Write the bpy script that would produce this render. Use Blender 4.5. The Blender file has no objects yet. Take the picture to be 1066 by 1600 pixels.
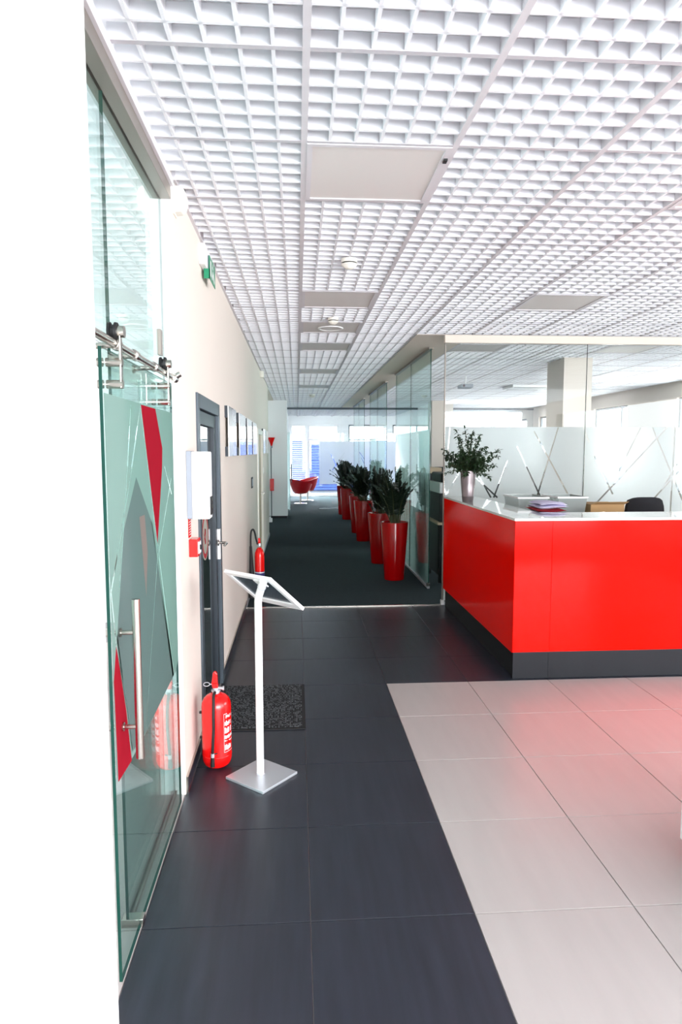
import bpy, bmesh, math, random
from mathutils import Vector, Matrix
random.seed(4)
PI = math.pi
SC = bpy.context.scene
COL = SC.collection

def lin(r, g, b):
    def f(c):
        c /= 255.0
        return c / 12.92 if c <= 0.04045 else ((c + 0.055) / 1.055) ** 2.4
    return (f(r), f(g), f(b), 1.0)

# ------------------------------------------------------------------ camera, world, lights, exposure
cd = bpy.data.cameras.new('camera')
cam = bpy.data.objects.new('camera', cd); COL.objects.link(cam)
cd.sensor_fit = 'VERTICAL'; cd.sensor_height = 36.0; cd.sensor_width = 24.0
cd.lens = 1031.3 * 36.0 / 1600.0
cd.clip_start = 0.05; cd.clip_end = 300
ya, pi_, ro = math.radians(3.8), math.radians(5.33), math.radians(-0.055)
Fv = Vector((math.sin(ya) * math.cos(pi_), math.cos(ya) * math.cos(pi_), -math.sin(pi_)))
Rv = Vector((math.cos(ya), -math.sin(ya), 0)); Uv = Rv.cross(Fv)
R2 = Rv * math.cos(ro) + Uv * math.sin(ro); U2 = R2.cross(Fv)
cam.matrix_world = Matrix(((R2.x, U2.x, -Fv.x, 0), (R2.y, U2.y, -Fv.y, 0), (R2.z, U2.z, -Fv.z, 1.65), (0, 0, 0, 1)))
SC.camera = cam

w = bpy.data.worlds.new('daylight'); SC.world = w; w.use_nodes = True
bg = w.node_tree.nodes['Background']
bg.inputs[0].default_value = (0.89, 0.95, 1.0, 1); bg.inputs[1].default_value = 5.2

def area(name, loc, rot, sx, sy, power, col=(1, 1, 1)):
    l = bpy.data.lights.new(name, 'AREA'); l.shape = 'RECTANGLE'; l.size = sx; l.size_y = sy
    l.energy = power; l.color = col
    o = bpy.data.objects.new(name, l); COL.objects.link(o); o.location = loc; o.rotation_euler = rot
    return o
# daylight entering through the window openings of the building, then an added meeting room fill
area('daylight_entrance_windows', (3.35, -4.4, 1.45), (math.radians(90), 0, 0), 5.8, 2.5, 530, (0.95, 0.97, 1.0))
area('daylight_right_near', (6.9, 0.6, 1.6), (math.radians(90), 0, math.radians(90)), 7.0, 2.2, 110, (1.0, 0.98, 0.95))
area('daylight_right_office', (6.9, 9.9, 1.75), (math.radians(90), 0, math.radians(90)), 3.0, 1.6, 120, (1.0, 0.98, 0.95))
area('daylight_right_office_far', (6.9, 16.4, 1.75), (math.radians(90), 0, math.radians(90)), 6.6, 1.6, 190, (1.0, 0.98, 0.95))
area('daylight_far_sky', (3.0, 26.4, 5.0), (math.radians(-40), 0, 0), 9.0, 3.4, 8000, (0.88, 0.94, 1.0))
area('fill_meeting_room', (-4.1, 3.8, 1.6), (math.radians(90), 0, math.radians(-90)), 3.6, 1.8, 55, (0.96, 1.0, 0.98))  # fill lamp added at an invented window to brighten the room
SC.view_settings.view_transform = 'Standard'; SC.view_settings.look = 'None'
SC.view_settings.exposure = 0.28; SC.view_settings.gamma = 1.0; SC.view_settings.use_curve_mapping = False

# ------------------------------------------------------------------ materials
def nodes(name):
    m = bpy.data.materials.new(name); m.use_nodes = True
    nt = m.node_tree
    return m, nt, nt.nodes['Principled BSDF']
def pbr(name, col, rough=0.5, metal=0.0, spec=0.5, bump=0.0, bscale=60, vary=0.0, vscale=(4, 4, 4), coat=0.0, emit=None):
    m, nt, p = nodes(name)
    c = lin(*col)
    p.inputs['Base Color'].default_value = c
    p.inputs['Roughness'].default_value = rough; p.inputs['Metallic'].default_value = metal
    p.inputs['Specular IOR Level'].default_value = spec
    if coat: p.inputs['Coat Weight'].default_value = coat; p.inputs['Coat Roughness'].default_value = 0.04
    N = nt.nodes.new; L = nt.links.new
    if vary or bump: tc = N('ShaderNodeNewGeometry')
    if vary:
        mp = N('ShaderNodeMapping'); mp.inputs['Scale'].default_value = vscale; L(tc.outputs['Position'], mp.inputs[0])
        n = N('ShaderNodeTexNoise'); n.inputs['Detail'].default_value = 5; n.inputs['Scale'].default_value = 1.0; L(mp.outputs[0], n.inputs[0])
        r = N('ShaderNodeMapRange'); r.inputs[1].default_value = 0.3; r.inputs[2].default_value = 0.7
        r.inputs[3].default_value = 1 - vary; r.inputs[4].default_value = 1 + vary; L(n.outputs[0], r.inputs[0])
        mx = N('ShaderNodeVectorMath'); mx.operation = 'SCALE'; mx.inputs[0].default_value = c[:3]
        L(r.outputs[0], mx.inputs['Scale']); L(mx.outputs[0], p.inputs['Base Color'])
    if bump:
        n2 = N('ShaderNodeTexNoise'); n2.inputs['Scale'].default_value = bscale; n2.inputs['Detail'].default_value = 4
        L(tc.outputs['Position'], n2.inputs[0])
        b = N('ShaderNodeBump'); b.inputs['Strength'].default_value = bump; b.inputs['Distance'].default_value = 0.004
        L(n2.outputs[0], b.inputs['Height']); L(b.outputs[0], p.inputs['Normal'])
    if emit:
        p.inputs['Emission Color'].default_value = c; p.inputs['Emission Strength'].default_value = emit
    return m
def glass_mat(name, tint, ior=1.5, refl=1.0):
    m = bpy.data.materials.new(name); m.use_nodes = True; nt = m.node_tree; nt.nodes.clear()
    N = nt.nodes.new; L = nt.links.new
    o = N('ShaderNodeOutputMaterial'); mx = N('ShaderNodeMixShader'); t = N('ShaderNodeBsdfTransparent'); g = N('ShaderNodeBsdfGlossy')
    t.inputs[0].default_value = (*tint, 1); g.inputs['Roughness'].default_value = 0.0
    g.inputs[0].default_value = (refl, refl, refl, 1)
    f = N('ShaderNodeFresnel'); ge = N('ShaderNodeNewGeometry'); mr = N('ShaderNodeMapRange')
    mr.inputs[3].default_value = ior; mr.inputs[4].default_value = 1 / ior      # the pane is traversed straight: same reflectance on both faces
    L(ge.outputs['Backfacing'], mr.inputs[0]); L(mr.outputs[0], f.inputs[0])
    L(f.outputs[0], mx.inputs[0]); L(t.outputs[0], mx.inputs[1]); L(g.outputs[0], mx.inputs[2]); L(mx.outputs[0], o.inputs[0])
    return m
def film_mat(name, col, rough=0.35, trans=0.45, diff=0.2, clear=0.0):
    m = bpy.data.materials.new(name); m.use_nodes = True; nt = m.node_tree; nt.nodes.clear()
    N = nt.nodes.new; L = nt.links.new
    o = N('ShaderNodeOutputMaterial'); c = (*col, 1)
    r = N('ShaderNodeBsdfRefraction'); r.inputs[0].default_value = c; r.inputs['Roughness'].default_value = 0.9; r.inputs['IOR'].default_value = 1.12
    t = N('ShaderNodeBsdfTranslucent'); t.inputs[0].default_value = c
    d = N('ShaderNodeBsdfDiffuse'); d.inputs[0].default_value = c
    a = N('ShaderNodeMixShader'); a.inputs[0].default_value = trans; L(r.outputs[0], a.inputs[1]); L(t.outputs[0], a.inputs[2])
    b = N('ShaderNodeMixShader'); b.inputs[0].default_value = diff; L(a.outputs[0], b.inputs[1]); L(d.outputs[0], b.inputs[2])
    x = N('ShaderNodeBsdfTransparent'); x.inputs[0].default_value = c
    e = N('ShaderNodeMixShader'); e.inputs[0].default_value = clear; L(b.outputs[0], e.inputs[1]); L(x.outputs[0], e.inputs[2])
    L(e.outputs[0], o.inputs[0])
    return m
M = {
 'wall': pbr('wall_paint', (229, 218, 208), 0.7, vary=0.012, vscale=(1, 1, 1)),
 'white_wall': pbr('white_paint', (247, 247, 247), 0.6),
 'plaster': pbr('plaster_ceiling', (226, 214, 202), 0.8),
 'grid': pbr('louvre_metal', (243, 243, 247), 0.4),
 'runner': pbr('runner_metal', (214, 210, 214), 0.5),
 'cross': pbr('cross_bar_flange', (196, 193, 198), 0.5),
 'slab': pbr('plenum_white', (246, 247, 250), 0.8),
 'panel': pbr('light_diffuser', (220, 214, 211), 0.5),
 'grout': pbr('grout', (150, 146, 146), 0.8),
 'dark_tile': pbr('dark_tile', (39, 42, 52), 0.34, vary=0.22, vscale=(26, 2.2, 1), spec=0.5),
 'white_tile': pbr('white_tile', (180, 172, 169), 0.30, vary=0.035, vscale=(14, 2.0, 1), spec=0.5),
 'carpet': pbr('carpet', (50, 62, 66), 0.9, bump=0.5, bscale=500, vary=0.10, vscale=(30, 30, 30), spec=0.1),
 'steel': pbr('brushed_steel', (196, 190, 182), 0.25, metal=1.0),
 'alu': pbr('aluminium', (205, 208, 214), 0.35, metal=0.6),
 'brown_alu': pbr('brown_aluminium', (140, 132, 124), 0.4, metal=0.5),
 'grey_alu': pbr('grey_door_aluminium', (74, 84, 92), 0.4, metal=0.2),
 'dark_alu': pbr('dark_door_aluminium', (40, 48, 56), 0.4, metal=0.1),
 'red': pbr('red_glossy_panel', (255, 8, 0), 0.10, spec=0.1),
 'red_pot': pbr('red_pot_lacquer', (166, 1, 4), 0.12, coat=0.15, spec=0.3),
 'red_paint': pbr('red_fire_paint', (236, 14, 12), 0.25, coat=0.4),
 'red_fabric': pbr('red_chair_shell', (176, 8, 24), 0.35),
 'plinth': pbr('plinth_dark', (28, 30, 35), 0.55, spec=0.25),
 'counter': pbr('counter_white_glass', (236, 236, 232), 0.06, coat=0.5),
 'counter_edge': pbr('counter_edge', (212, 205, 196), 0.2),
 'white': pbr('white_plastic', (244, 244, 244), 0.4),
 'offwhite': pbr('offwhite_plastic', (236, 232, 222), 0.45),
 'grey_plastic': pbr('grey_plastic', (150, 158, 170), 0.5),
 'black': pbr('black_plastic', (14, 14, 16), 0.45),
 'rubber': pbr('black_rubber', (18, 18, 20), 0.6),
 'black_fabric': pbr('black_fabric', (24, 23, 28), 0.9, bump=0.3, bscale=800),
 'mat': pbr('doormat_pile', (36, 37, 40), 0.95, bump=0.8, bscale=400),
 'mat_rib': pbr('doormat_fleck', (92, 95, 98), 0.9),
 'leaf': pbr('zz_leaf', (17, 32, 20), 0.35),
 'leaf2': pbr('ficus_leaf', (30, 52, 26), 0.45),
 'stem': pbr('plant_stem', (60, 66, 34), 0.6),
 'soil': pbr('soil', (30, 22, 16), 1.0, bump=0.6),
 'pot_metal': pbr('pot_grey_metal', (134, 124, 126), 0.32, metal=0.7),
 'wood': pbr('light_wood', (208, 186, 158), 0.5, vary=0.08, vscale=(3, 3, 30)),
 'cardboard': pbr('cardboard', (176, 140, 96), 0.8),
 'lav': pbr('lavender_cloth', (214, 208, 236), 0.9),
 'red_cloth': pbr('dark_red_cloth', (150, 14, 30), 0.9),
 'green_sign': pbr('exit_green', (16, 132, 92), 0.4),
 'blue': pbr('blue_cladding', (34, 58, 132), 0.6),
 'pale_blue': pbr('pale_blue_slat', (120, 132, 168), 0.6),
 'label_blue': pbr('label_blue', (40, 40, 96), 0.5),
 'ground': pbr('ground', (50, 52, 56), 0.9),
 'glass_edge': pbr('glass_green_edge', (6, 66, 56), 0.1),
 'sticker': pbr('grey_sticker', (150, 152, 140), 0.6),
 'glass': glass_mat('clear_glass', (0.97, 0.988, 0.982)),
 'glass_green': glass_mat('green_tinted_glass', (0.84, 0.945, 0.925)),
 'glass_clear': glass_mat('window_glass', (0.97, 0.99, 0.99)),
 'dark_glass': glass_mat('dark_door_glass', (0.30, 0.36, 0.36), refl=1.0),
 'perspex': pbr('dark_backing', (66, 78, 88), 0.25),
 'film': film_mat('frosted_film', (0.96, 0.98, 0.98), 0.38, 0.78, 0.10),
 'film_side': film_mat('frosted_film_green', (0.70, 0.86, 0.83), 0.38, 0.38, 0.05),
 'film_door': film_mat('door_film_green', (0.50, 0.60, 0.56), 0.4, 0.40, 0.10),
 'film_dark_behind': film_mat('door_film_dark_behind', (0.31, 0.35, 0.345), 0.4, 0.35, 0.15),  # darkness seen through the film, put into its colour
 'film_red': film_mat('door_film_red', (0.55, 0.02, 0.04), 0.4, 0.45, 0.3),
 'bin': film_mat('translucent_plastic', (0.66, 0.70, 0.69), 0.5, 0.4, 0.3, 0.15),
 'film_pink': film_mat('door_film_pale_red', (0.46, 0.30, 0.28), 0.4, 0.45, 0.2),
}

# ------------------------------------------------------------------ mesh building
class B:
    def __init__(s): s.v = []; s.f = []; s.mi = []; s.sm = []
    def add(s, vs, fs, mi=0, sm=False):
        n = len(s.v); s.v += [tuple(v) for v in vs]
        for f in fs: s.f.append([n + i for i in f]); s.mi.append(mi); s.sm.append(sm)
        return s
    def box(s, x0, y0, z0, x1, y1, z1, mi=0):
        vs = [(x0,y0,z0),(x1,y0,z0),(x1,y1,z0),(x0,y1,z0),(x0,y0,z1),(x1,y0,z1),(x1,y1,z1),(x0,y1,z1)]
        return s.add(vs, [(3,2,1,0),(4,5,6,7),(0,1,5,4),(1,2,6,5),(2,3,7,6),(3,0,4,7)], mi)
    def slab(s, x0, y0, z0, x1, y1, z1, axis, edge=1):   # pane: two large faces slot 0, edges slot `edge`
        vs = [(x0,y0,z0),(x1,y0,z0),(x1,y1,z0),(x0,y1,z0),(x0,y0,z1),(x1,y0,z1),(x1,y1,z1),(x0,y1,z1)]
        fs = {2: [(3,2,1,0),(4,5,6,7)], 1: [(0,1,5,4),(2,3,7,6)], 0: [(1,2,6,5),(3,0,4,7)]}
        for a in (0, 1, 2): s.add(vs, fs[a], 0 if a == axis else edge)
        return s
    def prism(s, poly, h0, h1, axis=2, mi=0):   # poly: 2-D points in the other two axes
        n = len(poly)
        def P(a, b, h): return {2: (a, b, h), 1: (a, h, b), 0: (h, a, b)}[axis]
        vs = [P(a, b, h0) for a, b in poly] + [P(a, b, h1) for a, b in poly]
        fs = [list(range(n))[::-1], list(range(n, 2*n))] + [(i, (i+1) % n, n + (i+1) % n, n + i) for i in range(n)]
        return s.add(vs, fs, mi)
    def lathe(s, prof, c=(0,0,0), n=24, mi=0, axis=2, caps=True, sx=1.0, sy=1.0):
        def P(r, a, h):
            p = (r*math.cos(a)*sx, r*math.sin(a)*sy, h)
            p = {2: p, 1: (p[0], p[2], p[1]), 0: (p[2], p[0], p[1])}[axis]
            return (p[0]+c[0], p[1]+c[1], p[2]+c[2])
        vs = [P(r, 2*PI*i/n, h) for r, h in prof for i in range(n)]
        fs = []
        for k in range(len(prof)-1):
            for i in range(n): fs.append((k*n+i, k*n+(i+1) % n, (k+1)*n+(i+1) % n, (k+1)*n+i))
        s.add(vs, fs, mi, True)
        if caps:
            m = len(s.v) - len(vs)
            s.f.append([m+i for i in range(n)][::-1]); s.mi.append(mi); s.sm.append(False)
            s.f.append([m+(len(prof)-1)*n+i for i in range(n)]); s.mi.append(mi); s.sm.append(False)
        return s
    def tube(s, pts, r, n=10, mi=0):
        pts = [Vector(p) for p in pts]; rs = r if isinstance(r, (list, tuple)) else [r]*len(pts)
        vs = []; up = None
        for i, p in enumerate(pts):
            t = (pts[min(i+1, len(pts)-1)] - pts[max(i-1, 0)]).normalized()
            if up is None:
                up = Vector((0,0,1)) if abs(t.z) < 0.9 else Vector((1,0,0))
            a = t.cross(up).normalized(); b = a.cross(t).normalized(); up = b
            for k in range(n):
                q = 2*PI*k/n; vs.append(p + (a*math.cos(q) + b*math.sin(q))*rs[i])
        fs = []
        for k in range(len(pts)-1):
            for i in range(n): fs.append((k*n+i, k*n+(i+1) % n, (k+1)*n+(i+1) % n, (k+1)*n+i))
        m = len(s.v); s.add(vs, fs, mi, True)
        s.f.append([m+i for i in range(n)][::-1]); s.mi.append(mi); s.sm.append(False)
        s.f.append([m+(len(pts)-1)*n+i for i in range(n)]); s.mi.append(mi); s.sm.append(False)
        return s

WL = {}      # world location of every object made here (translation-only roots)
def obj(name, b, mats, parent=None, label=None, cat=None, group=None, kind=None, local=False, bevel=0, loc=None, split=False):
    if not isinstance(mats, (list, tuple)): mats = [mats]
    if split:
        par = list(range(len(b.v)))
        def find(a):
            while par[a] != a: par[a] = par[par[a]]; a = par[a]
            return a
        for f in b.f:
            for q in f[1:]: par[find(q)] = find(f[0])
        groups = {}
        for k, f in enumerate(b.f): groups.setdefault(find(f[0]), []).append(k)
        last = None
        for ks in groups.values():
            c = B(); used = sorted({q for k in ks for q in b.f[k]}); mp = {q: n for n, q in enumerate(used)}
            c.v = [b.v[q] for q in used]; c.f = [[mp[q] for q in b.f[k]] for k in ks]; c.mi = [b.mi[k] for k in ks]; c.sm = [b.sm[k] for k in ks]
            last = obj(name, c, mats, parent, label, cat, group, kind, local, bevel, None)
        return last
    xs, ys, zs = zip(*b.v)
    if loc is None:
        loc = (0, 0, 0) if local else ((min(xs)+max(xs))/2, (min(ys)+max(ys))/2, min(zs))
    me = bpy.data.meshes.new(name)
    me.from_pydata([(x-loc[0], y-loc[1], z-loc[2]) for x, y, z in b.v], [], b.f)
    for m in mats: me.materials.append(M[m] if isinstance(m, str) else m)
    me.polygons.foreach_set('material_index', b.mi); me.polygons.foreach_set('use_smooth', b.sm)
    bm = bmesh.new(); bm.from_mesh(me); bmesh.ops.recalc_face_normals(bm, faces=bm.faces); bm.to_mesh(me); bm.free()
    if any(b.sm): me.set_sharp_from_angle(angle=math.radians(40))
    o = bpy.data.objects.new(name, me); COL.objects.link(o)
    WL[o.name] = Vector(loc)
    if parent is not None:
        o.parent = parent; o.location = Vector(loc) if local else Vector(loc) - WL[parent.name]
    else: o.location = loc
    if bevel:
        md = o.modifiers.new('bevel', 'BEVEL'); md.width = bevel; md.segments = 2; md.limit_method = 'ANGLE'
        md.harden_normals = False
    if label: o['label'] = label
    if cat: o['category'] = cat
    if group: o['group'] = group
    if kind: o['kind'] = kind
    return o
def thing(name, label, cat, loc=(0,0,0), rz=0, group=None, kind=None):
    o = bpy.data.objects.new(name, None); COL.objects.link(o); o.location = loc; o.rotation_euler = (0, 0, rz)
    o.empty_display_size = 0.1
    WL[o.name] = Vector(loc)
    if label: o['label'] = label
    if cat: o['category'] = cat
    if group: o['group'] = group
    if kind: o['kind'] = kind
    return o
def struct(name, b, mats, **k): return obj(name, b, mats, kind='structure', **k)
def copy_tree(o, parent=None):
    c = o.copy(); COL.objects.link(c)
    if parent is not None: c.parent = parent
    WL[c.name] = WL.get(o.name, Vector((0,0,0))).copy()
    for ch in list(o.children): copy_tree(ch, c)
    return c

# ------------------------------------------------------------------ dimensions
XW = -0.546          # left wall face
ZC = 2.847           # ceiling underside
YT = 6.87            # end of tiled floor / front glass
XR = 6.75            # right outer wall
YP = 18.65           # far glass partition
YF = 23.6            # far window wall

# ------------------------------------------------------------------ floor
fl = struct('floor', B().box(-4.2, -4.6, -0.15, XR+0.2, YT, -0.006), 'grout', loc=(0, 0, -0.15))
S = 0.5865; TX, TY = 0.037, 2.18
tile_me = {}
def tile_mesh(kind, x0, x1, y0, y1):
    key = (kind, round(x1-x0, 3), round(y1-y0, 3))
    if key not in tile_me:
        b = B(); hx, hy, c = (x1-x0)/2, (y1-y0)/2, 0.0012
        vs = [(-hx,-hy,0),(hx,-hy,0),(hx,hy,0),(-hx,hy,0),(-hx,-hy,.0048),(hx,-hy,.0048),(hx,hy,.0048),(-hx,hy,.0048),
              (-hx+c,-hy+c,.006),(hx-c,-hy+c,.006),(hx-c,hy-c,.006),(-hx+c,hy-c,.006)]
        fs = [(0,1,5,4),(1,2,6,5),(2,3,7,6),(3,0,4,7),(4,5,9,8),(5,6,10,9),(6,7,11,10),(7,4,8,11),(8,9,10,11)]
        me = bpy.data.meshes.new('floor_tile'); me.from_pydata(vs, [], fs); me.materials.append(M[kind]); tile_me[key] = me
    return tile_me[key]
G = 0.0016
for i in range(-1, 8):
    for j in range(-4, 9):
        x0 = TX + S*i; x1 = x0 + S; y0 = TY + S*j; y1 = min(y0 + S, YT)
        if y1 - y0 < 0.05: continue
        if i == -1: x0 = max(x0, XW) if y0 > 2.7 else TX - S
        kind = 'white_tile' if (i >= 1 and j <= 3) else 'dark_tile'
        o = bpy.data.objects.new('floor_tile', tile_mesh(kind, x0+G, x1-G, y0+G, y1-G)); COL.objects.link(o)
        o.parent = fl; o.location = ((x0+x1)/2, (y0+y1)/2, 0.144)
# pale tiled floor of the meeting room behind the glass door
for i in range(-4, -1):
    for j in range(-1, 6):
        x0 = TX + S*i; y0 = TY + S*j
        o = bpy.data.objects.new('floor_tile', tile_mesh('white_tile', x0+G, x0+S-G, y0+G, y0+S-G)); COL.objects.link(o)
        o.parent = fl; o.location = (x0+S/2, y0+S/2, 0.144)
struct('floor_carpet', B().box(-0.9, YT, -0.15, XR+0.2, YF+0.2, 0.002), 'carpet')
struct('trim_1', B().box(XW, YT-0.012, 0.0, 1.535, YT+0.012, 0.007), 'steel')
struct('floor_outside', B().box(-30, YF+0.3, -0.3, 40, 60, -0.16), 'ground')

# ------------------------------------------------------------------ ceiling
cl = struct('ceiling', B().box(-4.2, -4.6, 2.915, XR+0.2, YF+0.2, 3.05), 'slab', loc=(0, 0, 2.915))
CX, CY, CS = 0.037, 2.70, 0.60
def louvre(b, x0, y0, nx=6, ny=6, sx=CS, sy=CS):
    z0, z1, t = ZC+0.002, ZC+0.052, 0.0058
    hr = 0.011
    for k in range(1, nx):
        x = x0 + sx*k/nx
        b.add([(x-t,y0+hr,z0),(x+t,y0+hr,z0),(x+t,y0+sy-hr,z0),(x-t,y0+sy-hr,z0),(x-t,y0+hr,z1),(x+t,y0+hr,z1),(x+t,y0+sy-hr,z1),(x-t,y0+sy-hr,z1)],
              [(3,2,1,0),(1,2,6,5),(3,0,4,7)])
    for k in range(1, ny):
        y = y0 + sy*k/ny
        b.add([(x0+hr,y-t,z0),(x0+sx-hr,y-t,z0),(x0+sx-hr,y+t,z0),(x0+hr,y+t,z0),(x0+hr,y-t,z1),(x0+sx-hr,y-t,z1),(x0+sx-hr,y+t,z1),(x0+hr,y+t,z1)],
              [(3,2,1,0),(0,1,5,4),(2,3,7,6)])
lb = B(); louvre(lb, 0, 0)
lou = obj('ceiling_tile', lb, 'grid', parent=cl, local=True)
lou_me = lou.data
PANELS = {(0,0): 'first square light panel in the corridor ceiling, nearest the camera, with a dark clip at its corner',
          (0,4): 'flat ceiling light panel between the two smoke detectors of the corridor',
          (0,6): 'ceiling panel with a round speaker ring in its middle',
          (0,8): 'ceiling light panel next beyond the panel with the speaker ring',
          (0,12): 'fifth ceiling panel along the corridor, beside the start of the glass partitions',
          (0,16): 'farthest small ceiling panel in the corridor row',
          (3,4): 'lone beige ceiling light panel above the red reception desk, before the glass wall',
          (3,0): 'ceiling light panel cut by the right edge of the photo',
          (3,8): 'ceiling light panel seen through the glass wall, left of the column',
          (6,8): 'ceiling light panel seen through the glass wall, right of the column',
          (8,12): 'bright ceiling light panel in the office near the right windows'}
cells = []
for i in range(-1, 11):
    for j in range(-3, 34):
        if (i, j) in PANELS: continue
        if i == 2 and j >= 7 and CY + CS*j < YP: continue
        cells.append((i, j))
cells.sort(key=lambda c: (CX+CS*(c[0]+.5))**2 + (CY+CS*(c[1]+.5))**2)
first = True
for i, j in cells[:290]:
    if first: o = lou; first = False
    else: o = bpy.data.objects.new('ceiling_tile', lou_me); COL.objects.link(o); o.parent = cl
    o.location = (CX+CS*i, CY+CS*j, -2.915)
sb = B()
for i, j in cells[290:]: louvre(sb, CX+CS*i, CY+CS*j)
obj('ceiling_grid', sb, 'grid', parent=cl, kind='stuff')
for i in range(-1, 12):
    x = CX + CS*i; h = 0.012 if i % 1 == 0 else 0.009
    y1 = YF
    b = B()
    if i == -1: b.box(XW, 3.09, ZC-0.002, XW+0.016, 12.8, ZC+0.052)
    else: b.box(x-h, 0.85, ZC, x+h, y1, ZC+0.052)
    obj('ceiling_runner', b, 'runner', parent=cl)
for j in range(-3, 35):
    y = CY + CS*j
    segs = [(XW+0.016 if y > 3 else -0.56, CX)] + [(CX+CS*i, CX+CS*(i+1)) for i in range(0, 11)]
    b = B()
    for a, c in segs:
        if y > 6.95 and y < YP-0.2 and abs(a-1.237) < 0.01: continue
        b.box(a+0.012, y-0.010, ZC+0.000, c-0.012, y+0.010, ZC+0.004, 1).box(a+0.012, y-0.005, ZC+0.004, c-0.012, y+0.005, ZC+0.052)
    obj('ceiling_cross_bar', b, ['grid', 'cross'], parent=cl)
for (i, j), lab in PANELS.items():
    x, y = CX+CS*i, CY+CS*j
    t = thing('ceiling_panel', lab, 'ceiling panel', (x+.3, y+.3, ZC), group='square panels in the louvre ceiling')
    fr = B()
    for a in ((x+.012, y+.008, x+.592-.004, y+.03), (x+.012, y+.57, x+.588, y+.592), (x+.012, y+.03, x+.034, y+.57), (x+.566, y+.03, x+.588, y+.57)):
        fr.box(a[0], a[1], ZC-0.003, a[2], a[3], ZC+0.04)
    obj('frame', fr, 'runner', t)
    obj('diffuser', B().box(x+.034, y+.03, ZC+0.002, x+.566, y+.57, ZC+0.03), 'panel', t)
    if (i, j) == (0, 0): obj('clip', B().box(x+.575, y+.10, ZC-0.012, x+.59, y+.13, ZC-0.003), 'black', t)
# plaster bulkhead along the side glass, strip over the far corridor
struct('ceiling_bulkhead', B().box(1.25, 6.91, ZC-0.004, 1.825, YP, 2.91), 'plaster')
struct('ceiling_strip', B().box(-0.9, 12.8, ZC, -0.563, YP, 2.91), 'plaster')

# ------------------------------------------------------------------ walls
wl = struct('wall_left', B().box(XW-0.12, 3.09, -0.15, XW, 3.66, 2.95).box(XW-0.12, 3.66, 1.965, XW, 4.68, 2.95)
       .box(XW-0.12, 4.68, -0.15, XW, 9.12, 2.95).box(XW-0.12, 9.12, 1.95, XW, 10.35, 2.95).box(XW-0.12, 10.35, -0.15, XW, 12.8, 2.95), 'wall')
struct('wall_left_far', B().box(-0.95, 12.8, -0.15, -0.73, 16.5, 2.95).box(-0.95, 12.68, -0.15, -0.666, 12.8, 2.95), 'white_wall')
struct('wall_left_end', B().box(-0.95, 16.5, -0.15, -0.30, YF, 2.95), 'white_wall')
struct('wall_column', B().box(-0.73, 16.1, 0.06, -0.235, 16.5, 2.95), 'white_wall')
struct('baseboard_column', B().box(-0.72, 16.11, 0, -0.245, 16.49, 0.06), 'plinth')
struct('wall_near', B().box(-4.2, 1.38, -0.15, -0.437, 1.50, 2.95), 'white_wall')
struct('wall_meeting_room', B().box(-4.2, 6.4, -0.15, -0.666, 6.55, 2.95).box(-4.2, 1.5, -0.15, -4.05, 6.4, 0.6).box(-4.2, 1.5, 2.6, -4.05, 6.4, 2.95)
       .box(-4.2, 1.5, 0.6, -4.05, 1.9, 2.6).box(-4.2, 5.8, 0.6, -4.05, 6.4, 2.6), 'white_wall')
wr = B()
wins_r = [(-3.2, 4.0), (8.4, 11.45), (13.2, 14.75), (15.6, 18.2), (19.2, 22.8)]
ys = -4.6
for a, c in wins_r:
    wr.box(XR, ys, -0.15, XR+0.2, a, 2.95)
    top = 2.58; bot = 0.9
    wr.box(XR, a, -0.15, XR+0.2, c, bot); wr.box(XR, a, top, XR+0.2, c, 2.95); ys = c
wr.box(XR, ys, -0.15, XR+0.2, YF+0.2, 2.95)
struct('wall_right', wr, 'wall')
def window(n, axis, pos, a, c, z0, z1, mull=(), trans=(), frame='grey_alu', t=0.05):
    r = thing('window_%d' % n, None, None, ((pos, (a+c)/2, z0) if axis == 0 else ((a+c)/2, pos, z0)), kind='structure')
    def bx(b, p0, p1, q0, q1, d=0.03):
        if axis == 0: b.box(pos-d, p0, q0, pos+d, p1, q1)
        else: b.box(p0, pos-d, q0, p1, pos+d, q1)
    f = B(); bx(f, a, c, z1-t, z1); bx(f, a, c, z0, z0+t); bx(f, a, a+t, z0+t, z1-t); bx(f, c-t, c, z0+t, z1-t)
    for m in mull: bx(f, m-t/2, m+t/2, z0+t, z1-t)
    for m in trans: bx(f, a+t, c-t, m-t/2, m+t/2, 0.028)
    obj('window_frame', f, frame, r)
    g = B()
    if axis == 0: g.slab(pos-.004, a+t, z0+t, pos+.004, c-t, z1-t, 0, 0)
    else: g.slab(a+t, pos-.004, z0+t, c-t, pos+.004, z1-t, 1, 0)
    obj('pane', g, 'glass_clear', r)
window(1, 0, XR+0.08, 8.4, 11.45, 0.9, 2.58, mull=(9.9,))
window(2, 0, XR+0.08, 13.2, 14.75, 0.9, 2.58, mull=(13.55,))
window(3, 0, XR+0.08, 15.6, 18.2, 0.9, 2.58, mull=(16.9,))
window(4, 0, XR+0.08, 19.2, 22.8, 0.9, 2.58, mull=(21.0,))
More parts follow.
